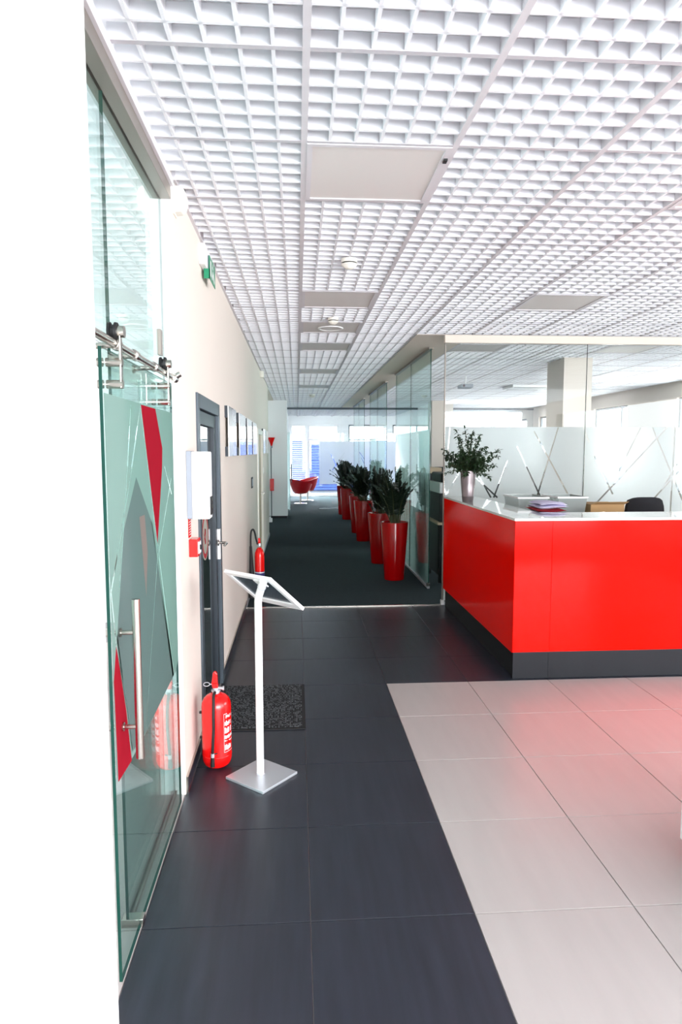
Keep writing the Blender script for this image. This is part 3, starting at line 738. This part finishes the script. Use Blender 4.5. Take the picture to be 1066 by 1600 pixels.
obj('paper_tray', B().box(1.755, 8.04, 1.12, 2.285, 8.69, 1.25), 'white', t, bevel=.008)
obj('scanner_lid', B().box(1.78, 8.07, 1.25, 2.26, 8.67, 1.37), 'black', t, bevel=.02)
t = thing('office_cabinet', 'dark office cabinet with light wooden top beyond the second glass gap', 'cabinet', (2.1, 11.3, .002))
obj('body', B().box(1.75, 10.9, .002, 2.4, 11.7, 1.27), 'black', t, bevel=.004)
obj('top', B().box(1.74, 10.89, 1.27, 2.41, 11.71, 1.36), 'wood', t, bevel=.003)
obj('door', B().box(1.742, 10.92, .08, 1.75, 11.29, 1.24), 'plinth', t); obj('door', B().box(1.742, 11.31, .08, 1.75, 11.68, 1.24), 'plinth', t)

# unseen low cabinets added as a dark backdrop for the frosted film
for k in range(4):
    x0 = 2.15 + k*1.02
    t = thing('added_cabinet', ('leftmost', 'second from left', 'third from left', 'rightmost')[k] + ' of four added low cabinets darkening the view through the frosted glass', 'cabinet', (x0+.5, 13.7, .002), group='added dark cabinets behind the frosted glass')
    obj('body', B().box(x0, 13.5, .002, x0+1.0, 13.95, 1.30), 'plinth', t, bevel=.004)
    for q in (0, 1):
        dr = obj('door', B().box(x0+.01+q*.495, 13.485, .06, x0+.495+q*.495, 13.5, 1.28), 'black', t)
        obj('handle', B().tube([(x0+.45+q*.10, 13.47, .75), (x0+.45+q*.10, 13.47, .90)], .006, 8), 'alu', dr)

# ------------------------------------------------------------------ reception desk
XQ, YQ = 1.541, 4.555
ZT = 1.150
t = thing('reception_desk', 'long glossy red reception desk with white counter top', 'reception desk', (2.6, 5.2, 0))
obj('front_panel', B().box(XQ, YQ, .197, 1.812, YQ+.02, ZT), 'red', t, bevel=.0015)
obj('front_panel', B().box(1.8135, YQ, .197, 4.4, YQ+.02, ZT), 'red', t, bevel=.0015)
obj('side_panel', B().box(XQ, YQ+.0205, .190, XQ+.02, YT-.04, ZT), 'red', t, bevel=.0015)
obj('plinth', B().box(XQ+.006, YQ+.004, .001, 1.808, YQ+.03, .196), 'plinth', t)
obj('plinth', B().box(1.8095, YQ+.004, .001, 4.39, YQ+.03, .196), 'plinth', t)
obj('plinth', B().box(XQ+.022, YQ+.0305, .001, XQ+.04, YT-.05, .19), 'plinth', t, label='recessed side plinth')
body = B().box(XQ+.021, YQ+.031, .20, 4.38, YQ+.045, ZT-.01).box(XQ+.30, YQ+.43, .05, 4.38, YQ+.445, 1.1).box(XQ+.30, YQ+.43, .05, XQ+.315, YT-.05, 1.1)
obj('carcass', body, 'offwhite', t)
tp = [(XQ-.004, YQ-.004), (4.4, YQ-.004), (4.4, YQ+.44), (XQ+.325, YQ+.44), (XQ+.325, YT-.035), (XQ-.004, YT-.035)]
b = B()
n = len(tp)
vs = [(a, c, ZT+.001) for a, c in tp] + [(a, c, ZT+.018) for a, c in tp]
b.add(vs, [(5,4,3,0),(3,2,1,0),(6,9,10,11),(6,7,8,9)] + [(i,(i+1)%n,n+(i+1)%n,n+i) for i in range(n)])
obj('counter_top', b, 'counter', t, label='glossy white counter top')
obj('work_surface', B().box(XQ+.40, YQ+.46, .73, 4.38, YQ+1.05, .755), 'offwhite', t)
obj('back_leg', B().box(4.3, YQ+.46, .05, 4.33, YQ+1.03, .73).box(XQ+.42, YQ+.46, .01, XQ+.45, YQ+1.03, .73).box(4.3, YQ+.46, .001, 4.33, YQ+1.03, .05), 'offwhite', t, split=True)
ZT2 = ZT + .018

# ficus in a grey metal pot on the counter
def leafquad(b, p, d, up, L, W, mi=0):
    d = d.normalized(); s_ = d.cross(up)
    if s_.length < 1e-3: s_ = d.cross(Vector((1,0,0)))
    s_.normalize(); n_ = s_.cross(d)
    vs = [p, p + d*L*.3 + s_*W*.45 + n_*W*.06, p + d*L*.65 + s_*W*.42 + n_*W*.06, p + d*L, p + d*L*.65 - s_*W*.42 + n_*W*.06, p + d*L*.3 - s_*W*.45 + n_*W*.06, p + d*L*.5 - n_*W*.05]
    b.add(vs, [(0,1,6),(1,2,6),(2,3,6),(3,4,6),(4,5,6),(5,0,6)], mi)
px, py = 1.60, 6.10
t = thing('potted_ficus', 'small-leaved green ficus in a tapered grey metal pot on the counter', 'potted plant', (px, py, ZT2))
b = B().lathe([(.048,0),(.050,.002),(.056,.05),(.057,.053),(.055,.056),(.066,.18),(.073,.29),(.070,.29),(.060,.20),(.055,.19)], (px, py, ZT2), 32)
obj('pot', b, 'pot_metal', t)
obj('soil', B().lathe([(.062,.245),(.05,.26)], (px, py, ZT2), 20), 'soil', t)
rf = random.Random(11); br = B(); lv = B()
for k in range(58):
    a = rf.uniform(0, 2*PI); reach = rf.uniform(.05, .30); top = rf.uniform(.05, .40) if reach < .16 else rf.uniform(-.02, .22)
    if k % 5 == 0: top -= .06
    p0 = Vector((px+rf.uniform(-.02,.02), py+rf.uniform(-.02,.02), ZT2+.24))
    p3 = Vector((px+math.cos(a)*reach, py+math.sin(a)*reach, ZT2+.30+top)); p1 = p0.lerp(p3, .45) + Vector((0,0,.07))
    pts = [((1-u)**2)*p0 + 2*u*(1-u)*p1 + u*u*p3 for u in [i/6 for i in range(7)]]
    br.tube(pts, [.004,.0035,.003,.0025,.002,.0015,.001], 5)
    for u in range(13):
        f_ = .30 + .70*u/12; i_ = min(int(f_*6), 5); p = pts[i_].lerp(pts[i_+1], f_*6-i_)
        for w_ in range(3):
            d_ = Vector((rf.gauss(0,1), rf.gauss(0,1), rf.gauss(-.1,.8))); leafquad(lv, p, d_, Vector((rf.gauss(0,.4), rf.gauss(0,.4), 1)), rf.uniform(.032,.048), .019)
obj('branches', br, 'stem', t)
obj('foliage', lv, 'leaf2', t, kind='stuff')

# bins, folded cloths, cardboard box and chair behind the counter
def tub(x0, y0, z0, x1, y1, z1, lab):
    t = thing('storage_tub', lab, 'storage box', ((x0+x1)/2, (y0+y1)/2, z0), group='translucent storage tubs behind the counter')
    b = B(); i = .03
    vs = [(x0+i,y0+i,z0),(x1-i,y0+i,z0),(x1-i,y1-i,z0),(x0+i,y1-i,z0),(x0,y0,z1),(x1,y0,z1),(x1,y1,z1),(x0,y1,z1)]
    b.add(vs, [(3,2,1,0),(0,1,5,4),(1,2,6,5),(2,3,7,6),(3,0,4,7)])
    obj('tub_body', b, 'bin', t)
    e = .008
    r = B().box(x0-e,y0-e,z1-.012,x1+e,y0,z1+.002).box(x0-e,y1,z1-.012,x1+e,y1+e,z1+.002).box(x0-e,y0,z1-.012,x0,y1,z1+.002).box(x1,y0,z1-.012,x1+e,y1,z1+.002)
    obj('rim', r, 'white', t)
t = thing('side_table', 'low office table behind the counter that carries boxes', 'table', (2.4, 6.0, .002))
obj('table_top', B().box(1.92, 5.66, .90, 2.98, 6.3, .93), 'wood', t)
for a, c in ((1.94, 5.70), (2.92, 5.70), (1.94, 6.24), (2.92, 6.24)): obj('leg', B().box(a, c, .008, a+.04, c+.04, .90), 'grey_alu', t)
tub(1.95, 5.70, .932, 2.22, 6.1, 1.235, 'translucent plastic storage tub behind the counter, left of the folded cloths')
tub(2.32, 5.72, .932, 2.585, 6.1, 1.235, 'translucent plastic storage tub behind the counter, right of the folded cloths')
t = thing('folded_cloths', 'stack of folded red and lavender cloths behind the counter', 'cloths', (2.05, 5.38, .757))
zc = .757
for k, (mt, h_) in enumerate((('white', .14), ('red_cloth', .10), ('white', .08), ('red_cloth', .05), ('lav', .018), ('red_cloth', .025), ('lav', .030), ('lav', .022))):
    b = B(); i_ = .008*(k % 3)
    x0_, x1_, y0_, y1_ = 1.93+i_+(.03 if mt == 'lav' else 0), 2.20-i_, 5.2+i_, 5.5
    gx, gy = 12, 8; ph = k*1.7; top = []; bot = []
    for a_ in range(gx+1):
        for c_ in range(gy+1):
            u, v = a_/gx, c_/gy; e = min(1, 6*min(u, 1-u, v, 1-v)); rd = (1-e)**2*.45
            w_ = .006*math.sin(5*u+ph)+.004*math.sin(9*v+ph*2)
            X = x0_+(x1_-x0_)*u + .006*math.sin(8*v+ph); Y = y0_+(y1_-y0_)*v + .005*math.sin(7*u+ph)
            top.append((X, Y, zc+h_*(1-rd)+w_*.7)); bot.append((X, Y, zc+h_*rd+w_*.7))
    ng = (gx+1)*(gy+1); fs = []
    for a_ in range(gx):
        for c_ in range(gy):
            q = a_*(gy+1)+c_; fs += [(q, q+gy+1, q+gy+2, q+1), (ng+q, ng+q+1, ng+q+gy+2, ng+q+gy+1)]
    bd = [c_ for c_ in range(gy)] + [a_*(gy+1)+gy for a_ in range(gx)] + [gx*(gy+1)+c_ for c_ in range(gy, 0, -1)] + [a_*(gy+1) for a_ in range(gx, 0, -1)]
    for n_ in range(len(bd)): fs.append((bd[n_], bd[(n_+1) % len(bd)], ng+bd[(n_+1) % len(bd)], ng+bd[n_]))
    b.add(top+bot, fs, 0, True); zc += h_+.0005
    obj('cloth', b, mt, t, label={'lav': 'lavender folded cloth', 'white': 'white folded cloth', 'red_cloth': 'dark red folded cloth'}[mt])
t = thing('cardboard_box', 'brown cardboard box behind the counter, left of the black chair', 'box', (2.75, 5.9, .932))
obj('carton', B().box(2.62, 5.72, .932, 2.93, 6.05, 1.165), 'cardboard', t)
obj('flap', B().add([(2.62,5.72,1.165),(2.93,5.72,1.165),(2.95,5.68,1.19),(2.66,5.66,1.19),(2.62,5.72,1.168),(2.93,5.72,1.168),(2.95,5.68,1.193),(2.66,5.66,1.193)], [(0,1,2,3),(7,6,5,4),(0,1,5,4),(1,2,6,5),(2,3,7,6),(3,0,4,7)]), 'cardboard', t)
# black office chair
cx_, cy_ = 3.20, 6.0
t = thing('office_chair', 'black fabric office chair with curved back behind the counter', 'office chair', (cx_, cy_, 0.002))
b = B(); nn = 9
front = []; 
for r_ in range(7):
    z = .72 + .50*r_/6; hw = .15 + .035*math.sin(PI*min(r_/6+.15, 1)*.8); zdip = 0
    if r_ == 6: hw = .155
    for k in range(nn):
        u = -1 + 2*k/(nn-1); zz_ = z - (0.03*u**4 if r_ == 6 else 0)
        front.append((cx_+u*hw, cy_-.20 + .05*u*u, zz_))
vs = front + [(x, y+.05, z) for x, y, z in front]; m_ = nn*7
fs = []
for r_ in range(6):
    for k in range(nn-1):
        a = r_*nn+k; fs += [(a, a+1, a+nn+1, a+nn), (m_+a, m_+a+nn, m_+a+nn+1, m_+a+1)]
bound = [k for k in range(nn)] + [r_*nn+nn-1 for r_ in range(1,7)] + [6*nn+k for k in range(nn-2,-1,-1)] + [r_*nn for r_ in range(5,0,-1)]
for i in range(len(bound)): a, c = bound[i], bound[(i+1) % len(bound)]; fs.append((a, c, c+m_, a+m_))
b.add(vs, fs, 0, True)
obj('backrest', b, 'black_fabric', t)
obj('seat', B().box(cx_-.23, cy_-.14, .46, cx_+.23, cy_+.28, .54), 'black_fabric', t, bevel=.03)
obj('back_support', B().tube([(cx_, cy_+.05, .45), (cx_, cy_-.12, .55), (cx_, cy_-.14, .75)], .02), 'black', t)
obj('gas_column', B().tube([(cx_, cy_+.05, .08), (cx_, cy_+.05, .46)], .025), 'black', t)
for k in range(5):
    a = 2*PI*k/5+.3; ex_, ey_ = cx_+.27*math.cos(a), cy_+.05+.27*math.sin(a)
    lg = obj('base_leg', B().tube([(cx_, cy_+.05, .10), (ex_, ey_, .075)], .017), 'black', t)
    obj('castor', B().lathe([(.026,-.02),(.026,.02)], (ex_, ey_, .028), 14, axis=0), 'black', lg)

# ------------------------------------------------------------------ zz plants in tall red pots
rz = random.Random(5)
def frond(seed, H, lean):
    r = random.Random(seed); b = B()
    p0 = Vector((0,0,0)); p3 = Vector((lean, 0, H)); p1 = Vector((lean*.12, 0, H*.70))
    pts = [((1-u)**2)*p0 + 2*u*(1-u)*p1 + u*u*p3 for u in [i/8 for i in range(9)]]
    b.tube(pts, [.008,.0075,.007,.006,.005,.004,.003,.0025,.0015], 6, 1)
    n = 16
    for k in range(n):
        f_ = .28 + .72*k/(n-1); i_ = min(int(f_*8), 7); p = pts[i_].lerp(pts[i_+1], f_*8-i_); tn = (pts[i_+1]-pts[i_]).normalized()
        sd = Vector((0,1,0)); L = .080*(1-.5*max(0, f_-.6)/.4)
        for s_ in (-1, 1):
            d = (tn*.42 + sd*s_*.9 + Vector((r.uniform(-.2,.2), 0, r.uniform(-.1,.2)))).normalized()
            leafquad(b, p, d, tn.cross(sd)*1.0, L*r.uniform(.95,1.2), .034)
    leafquad(b, pts[-1], pts[-1]-pts[-2], Vector((0,1,0)), .06, .028)
    return b
fr_me = []
for k, (H, ln) in enumerate(((.60,.12),(.54,.32),(.42,.38),(.66,.05),(.30,.36),(.50,.17))):
    b = frond(k, H, ln); me = bpy.data.meshes.new('frond'); me.from_pydata(b.v, [], b.f)
    me.materials.append(M['leaf']); me.materials.append(M['stem']); me.polygons.foreach_set('material_index', b.mi); fr_me.append(me)
pots = [(1.235, 8.31, 'first tall red planter with dark glossy plant, nearest the desk'),
        (1.205, 9.56, 'second tall red planter, half hidden behind the first'),
        (1.205, 11.95, 'third tall red planter in the row along the glass'),
        (1.215, 13.15, 'fourth tall red planter in the row along the glass'),
        (1.205, 15.75, 'fifth tall red planter, its side lit near the far end'),
        (1.19, 16.95, 'farthest red planter, dark against the bright windows')]
for ip, (x, y, lab) in enumerate(pots):
    t = thing('potted_zz_plant', lab, 'potted plant', (x, y, .002), rz=rz.uniform(0, 6), group='tall red planters along the corridor')
    if ip == 0:
        b = B().lathe([(.120,0),(.126,.004),(.176,.735),(.174,.742),(.162,.742),(.158,.735),(.150,.66)], (0,0,0), 40)
        p_ = obj('pot', b, 'red_pot', t, local=True)
        s_ = obj('soil', B().lathe([(.149,.66),(.10,.675)], (0,0,0), 24), 'soil', t, local=True)
        P0, S0 = p_, s_
    else:
        for q in (P0, S0): o = q.copy(); COL.objects.link(o); o.parent = t
    nf = 19
    for k in range(nf):
        o = bpy.data.objects.new('frond', fr_me[rz.randrange(len(fr_me))] if k > 2 else fr_me[(0,3,1)[k]]); COL.objects.link(o); o.parent = t
        a = 2*PI*k/nf*2.4 + rz.uniform(-.3,.3); r_ = rz.uniform(.01,.07)
        if math.cos(a + t.rotation_euler.z) > .15: o.data = fr_me[(0, 3, 5)[k % 3]]
        o.location = (r_*math.cos(a), r_*math.sin(a), .66); o.rotation_euler = (0, 0, a); s = rz.uniform(.85, 1.08); o.scale = (s, s, s)

# ------------------------------------------------------------------ doormat
t = thing('doormat', 'black ribbed doormat on the dark tiles before the glazed door', 'doormat', (-.25, 4.16, 0))
obj('backing', B().box(-.53, 3.79, 0.0005, .04, 4.54, .006), 'rubber', t, bevel=.002)
b = B()
y = 3.80
rm = random.Random(2)
y = 3.815
while y < 4.52:
    x = -.515
    while x < .015:
        h = rm.uniform(.003,.006)
        b.box(x, y, .0055, x+.0062, y+.007, .006+h, 0 if rm.random() < .55 else 1)
        x += .0096
    y += .0115
obj('pile', b, ['mat', 'mat_rib'], t, kind='stuff')

# ------------------------------------------------------------------ fire extinguisher (near)
ex_, ey_ = -0.430, 3.375
t = thing('fire_extinguisher', 'red powder fire extinguisher with black hose on the floor by the door', 'fire extinguisher', (ex_, ey_, 0.001))
prof = [(.030,.001),(.052,.004),(.068,.018),(.074,.035),(.0765,.05),(.0765,.325),(.074,.345),(.064,.366),(.046,.382),(.028,.390),(.020,.392)]
cyl = obj('cylinder', B().lathe(prof, (ex_, ey_, 0.001), 40), 'red_paint', t)
obj('seam_ring', B().lathe([(.0765,.068),(.0775,.070),(.0765,.072)], (ex_, ey_, 0), 40, caps=False), 'red_paint', cyl)
obj('valve', B().lathe([(.019,.390),(.019,.402),(.024,.403),(.024,.410),(.014,.411),(.014,.432)], (ex_, ey_, 0), 20).tube([(ex_, ey_, .42), (ex_+.035, ey_-.005, .418)], .008).lathe([(.012,0),(.012,.008)], (ex_+.035, ey_-.005, .418), 14, axis=0), 'alu', t)
lvr = B().prism([(-.012,.425),(.014,.425),(.012,.45),(.010,.50),(.002,.512),(-.008,.508),(-.012,.48),(-.016,.45)], -.010, .010, 1)
lvr.v = [(x*1.15+ex_-.002, y_+ey_-.012, z) for x, y_, z in lvr.v]
obj('lever', lvr, 'red_paint', t, bevel=.003)
obj('carry_handle', B().box(ex_-.012, ey_-.03, .428, ex_+.012, ey_-.0225, .45).box(ex_-.012, ey_-.0225, .424, ex_+.012, ey_+.03, .430), 'red_paint', t, bevel=.002)
ring = [(ex_-.045+.016*math.cos(2*PI*k/16), ey_-.02+.006*math.sin(2*PI*k/16), .446+.008*math.sin(2*PI*k/16)) for k in range(17)]
obj('safety_pin', B().tube(ring, .002, 6).tube([(ex_-.03, ey_-.02, .446), (ex_, ey_-.018, .444)], .0022, 6), 'alu', t)
hose = [(ex_-.002, ey_-.028, .405), (ex_-.006, ey_-.052, .395), (ex_-.004, ey_-.075, .36), (ex_-.004, ey_-.088, .31), (ex_-.004, ey_-.090, .24), (ex_-.008, ey_-.090, .17), (ex_-.012, ey_-.0885, .10)]
def spl(p, n=5):
    p = [Vector(q) for q in p]; o = []
    for i in range(len(p)-1):
        a, b_, c, d_ = p[max(i-1,0)], p[i], p[i+1], p[min(i+2, len(p)-1)]
        for k in range(n):
            u = k/n; o.append(.5*((2*b_)+(c-a)*u+(2*a-5*b_+4*c-d_)*u*u+(3*b_-a-3*c+d_)*u**3))
    o.append(p[-1]); return o
obj('hose', B().tube(spl(hose), .0075, 12), 'rubber', t)
obj('hose_collar', B().tube([(ex_-.012, ey_-.0885, .085), (ex_-.012, ey_-.0885, .105)], .0095, 14), 'alu', t)
obj('nozzle', B().tube([(ex_-.012, ey_-.0885, .085), (ex_-.013, ey_-.088, .035)], [.009,.0115], 14).tube([(ex_-.010, ey_-.088, .10), (ex_+.012, ey_-.082, .102)], .003, 6), 'rubber', t)
obj('base_foot', B().lathe([(.030,0),(.034,.004)], (ex_, ey_, 0.0), 20), 'red_paint', t)
# printed label wrapped on the right flank
lab = B()
def patch(a0, a1, z0, z1, r=.0768, mi=0):
    n_ = max(2, int(abs(a1-a0)/.12)+1)
    vs = []
    for k in range(n_+1):
        a = math.radians(-90) + a0 + (a1-a0)*k/n_
        vs += [(ex_+r*math.cos(a), ey_+r*math.sin(a), z0), (ex_+r*math.cos(a), ey_+r*math.sin(a), z1)]
    lab.add(vs, [(2*k, 2*k+2, 2*k+3, 2*k+1) for k in range(n_)], mi, True)
patch(.62, .635, .095, .30); patch(.62, 1.5, .095, .097); patch(.62, .90, .298, .30)
rl_ = random.Random(8)
for z0, z1 in ((.275,.295), (.235,.262), (.195,.228), (.165,.186), (.148,.160), (.104,.136)):
    a = .68
    while a < 1.45:
        wd = rl_.uniform(.05, .11)
        if rl_.random() < .8: patch(a, a+wd, z0+rl_.uniform(0,.006), z1-rl_.uniform(0,.008))
        a += wd + .035
obj('label_print', lab, 'white', cyl, label='white printed label rows')
bk = B().box(ex_-.088, ey_-.008, .150, ex_-.074, ey_+.008, .160).box(ex_-.088, ey_-.008, .285, ex_-.074, ey_+.008, .295)
obj('hook_lug', bk, 'black', t, split=True)

# ------------------------------------------------------------------ far extinguisher with horn
ex_, ey_ = -0.415, 7.16
t = thing('fire_extinguisher', 'slim red gas extinguisher with big black horn, further along the wall', 'fire extinguisher', (ex_, ey_, 0.002))
cyl = obj('cylinder', B().lathe([(.040,0),(.052,.008),(.0535,.02),(.0535,.50),(.050,.54),(.036,.575),(.020,.595),(.016,.60)], (ex_, ey_, .002), 28), 'red_paint', t)
b = B().lathe([(.0537,.285),(.0537,.34)], (ex_, ey_, 0), 28, caps=False)
obj('label_band', b, 'label_blue', cyl, label='dark blue label band'); 
obj('label_print', B().lathe([(.0539,.325),(.0539,.333)], (ex_, ey_, 0), 28, caps=False).lathe([(.0539,.25),(.0539,.275)], (ex_, ey_, 0), 28, caps=False), 'white', cyl)
obj('valve', B().lathe([(.016,.60),(.018,.615),(.022,.62),(.018,.645),(.010,.65)], (ex_, ey_, 0), 18), 'alu', t)
obj('lever', B().box(ex_-.014, ey_-.05, .65, ex_+.014, ey_+.01, .662).box(ex_-.012, ey_-.035, .662, ex_+.012, ey_+.008, .705), 'red_paint', t, bevel=.003)
hs = [(ex_-.018, ey_-.01, .635), (ex_-.035, ey_-.02, .70), (ex_-.045, ey_-.03, .76), (ex_-.062, ey_-.035, .80), (ex_-.082, ey_-.04, .785), (ex_-.09, ey_-.042, .72), (ex_-.09, ey_-.045, .60)]
obj('hose', B().tube(spl(hs), .010, 10), 'rubber', t)
obj('horn', B().tube([(ex_-.09, ey_-.045, .62), (ex_-.088, ey_-.045, .55), (ex_-.08, ey_-.05, .06)], [.014,.016,.042], 18), 'rubber', t)

# ------------------------------------------------------------------ information stand
sx, sy = -.190, 3.235
t = thing('info_stand', 'white floor stand with tilted framed display and square silver base', 'display stand', (sx, sy, .001))
ya_ = math.radians(-40.5); c_, s_ = math.cos(ya_), math.sin(ya_)
def rot(p): return (sx + p[0]*c_ - p[1]*s_, sy + p[0]*s_ + p[1]*c_, p[2])
b = B().box(-.128, -.128, .001, .128, .128, .014); b.v = [rot(p) for p in b.v]
obj('base_plate', b, 'alu', t, bevel=.0015)
stem = [(-.198, 3.245, .014), (-.198, 3.245, .90), (-.1965, 3.243, .918), (-.192, 3.236, .938), (-.180, 3.214, .975), (-.168, 3.192, 1.012)]
obj('pole', B().tube(stem, .019, 24), 'white', t)
obj('pole_ring', B().tube([(-.1775, 3.210, .981), (-.1765, 3.208, .984)], .022, 24), 'alu', t)
obj('base_collar', B().lathe([(.024,.014),(.022,.018)], (-.198, 3.245, 0), 24), 'alu', t)
yaw, til, W_, H_ = -.779, .691, .346, .302
e1 = Vector((math.cos(yaw), math.sin(yaw), 0)); e2 = Vector((-math.sin(yaw)*math.cos(til), math.cos(yaw)*math.cos(til), -math.sin(til))); nr = e1.cross(e2)
pc = Vector((-.1755, 3.350, .937))
def pb(b, a0, a1, c0, c1, h0, h1):
    vs = [pc + e1*a + e2*c + nr*h for h in (h0, h1) for a, c in ((a0,c0),(a1,c0),(a1,c1),(a0,c1))]
    b.add(vs, [(3,2,1,0),(4,5,6,7),(0,1,5,4),(1,2,6,5),(2,3,7,6),(3,0,4,7)])
fm = .030
hd = B(); pb(hd, -W_/2, W_/2, -H_/2, -H_/2+fm, -.006, .012); pb(hd, -W_/2, W_/2, H_/2-fm*1.7, H_/2, -.006, .012)
pb(hd, -W_/2, -W_/2+fm, -H_/2+fm, H_/2-fm*1.7, -.006, .012); pb(hd, W_/2-fm, W_/2, -H_/2+fm, H_/2-fm*1.7, -.006, .012)
fr = obj('display_frame', hd, 'white', t, bevel=.003, label='white snap frame')
g = B(); pb(g, -W_/2+fm, W_/2-fm, -H_/2+fm, H_/2-fm*1.7, .001, .004)
obj('display_pane', g, 'perspex', fr, label='dark grey display pane')
g = B(); pb(g, .04, .11, -.13, -.08, -.012, -.006)
obj('mounting_plate', g, 'white', fr)

# ------------------------------------------------------------------ red shell armchairs at the far end
def chair(x, y, rz_, lab):
    t = thing('shell_armchair', lab, 'armchair', (x, y, .002), rz=rz_, group='red shell armchairs at the far windows')
    b = B(); n_, m_ = 20, 8; vs = []
    for lay in (0, 1):
        for r_ in range(m_+1):
            v = r_/m_
            for k in range(n_):
                a = 2*PI*k/n_
                back = (1-math.cos(a))/2            # back of the shell at angle PI
                rad = (.10 + .26*v**.6)*(1 - .06*lay); top = .30 + v**1.6*(.30 + .18*back)
                vs.append((rad*math.cos(a)*1.0, rad*math.sin(a)*1.05, top - (0 if lay == 0 else -.02*(1-v))))
    fs = []
    q = n_*(m_+1)
    for r_ in range(m_):
        for k in range(n_):
            a, c = r_*n_+k, r_*n_+(k+1) % n_
            fs += [(a, c, c+n_, a+n_), (q+a, q+a+n_, q+c+n_, q+c)]
    for k in range(n_): a, c = m_*n_+k, m_*n_+(k+1) % n_; fs.append((a, c, c+q, a+q))
    fs += [list(range(n_))[::-1], [q+k for k in range(n_)]]
    b.add(vs, fs, 0, True); obj('shell', b, 'red_fabric', t, local=True)
    obj('seat_cushion', B().lathe([(.10,.33),(.20,.35),(.24,.40),(.20,.43),(.02,.44)], (0,0,0), 20), 'red_fabric', t, local=True)
    obj('pedestal', B().tube([(0,0,.02),(0,0,.31)], .025), 'steel', t, local=True)
    obj('foot_disc', B().lathe([(.21,0),(.20,.012),(.03,.022)], (0,0,0), 28), 'steel', t, local=True)
chair(.10, 20.6, math.radians(20), 'front red shell armchair on a steel disc foot by the far windows')
chair(.34, 21.9, math.radians(200), 'rear red shell armchair, partly behind the front one')

# ------------------------------------------------------------------ white cabinet corner at the right edge
t = thing('white_cabinet', 'edge of a low white cabinet at the right border of the photo', 'cabinet', (1.85, 2.1, 0))
obj('body', B().box(1.522, 1.80, .10, 2.2, 2.42, .268), 'white', t, bevel=.004)
obj('base', B().box(1.535, 1.81, .001, 2.19, 2.41, .0995), 'white', t, bevel=.002)
obj('drawer', B().box(1.514, 1.83, .115, 1.522, 2.39, .255), 'white', t)

# ------------------------------------------------------------------ blue slatted facade outside the far windows
t = thing('blue_facade', 'blue slatted building facade outside the far windows', 'building', (2, 29.5, -.16))
obj('wall', B().box(-6, 29.6, -.16, 10, 30, 2.06), 'pale_blue', t)
sl = B()
obj('roof_edge', B().box(-6, 29.4, 2.06, 10, 30, 2.16), 'white', t)
for k in range(18):
    z = -.1 + k*.12
    obj('slat', B().box(-6, 29.45, z, 10, 29.53, z+.095), 'blue' if True else 'pale_blue', t)
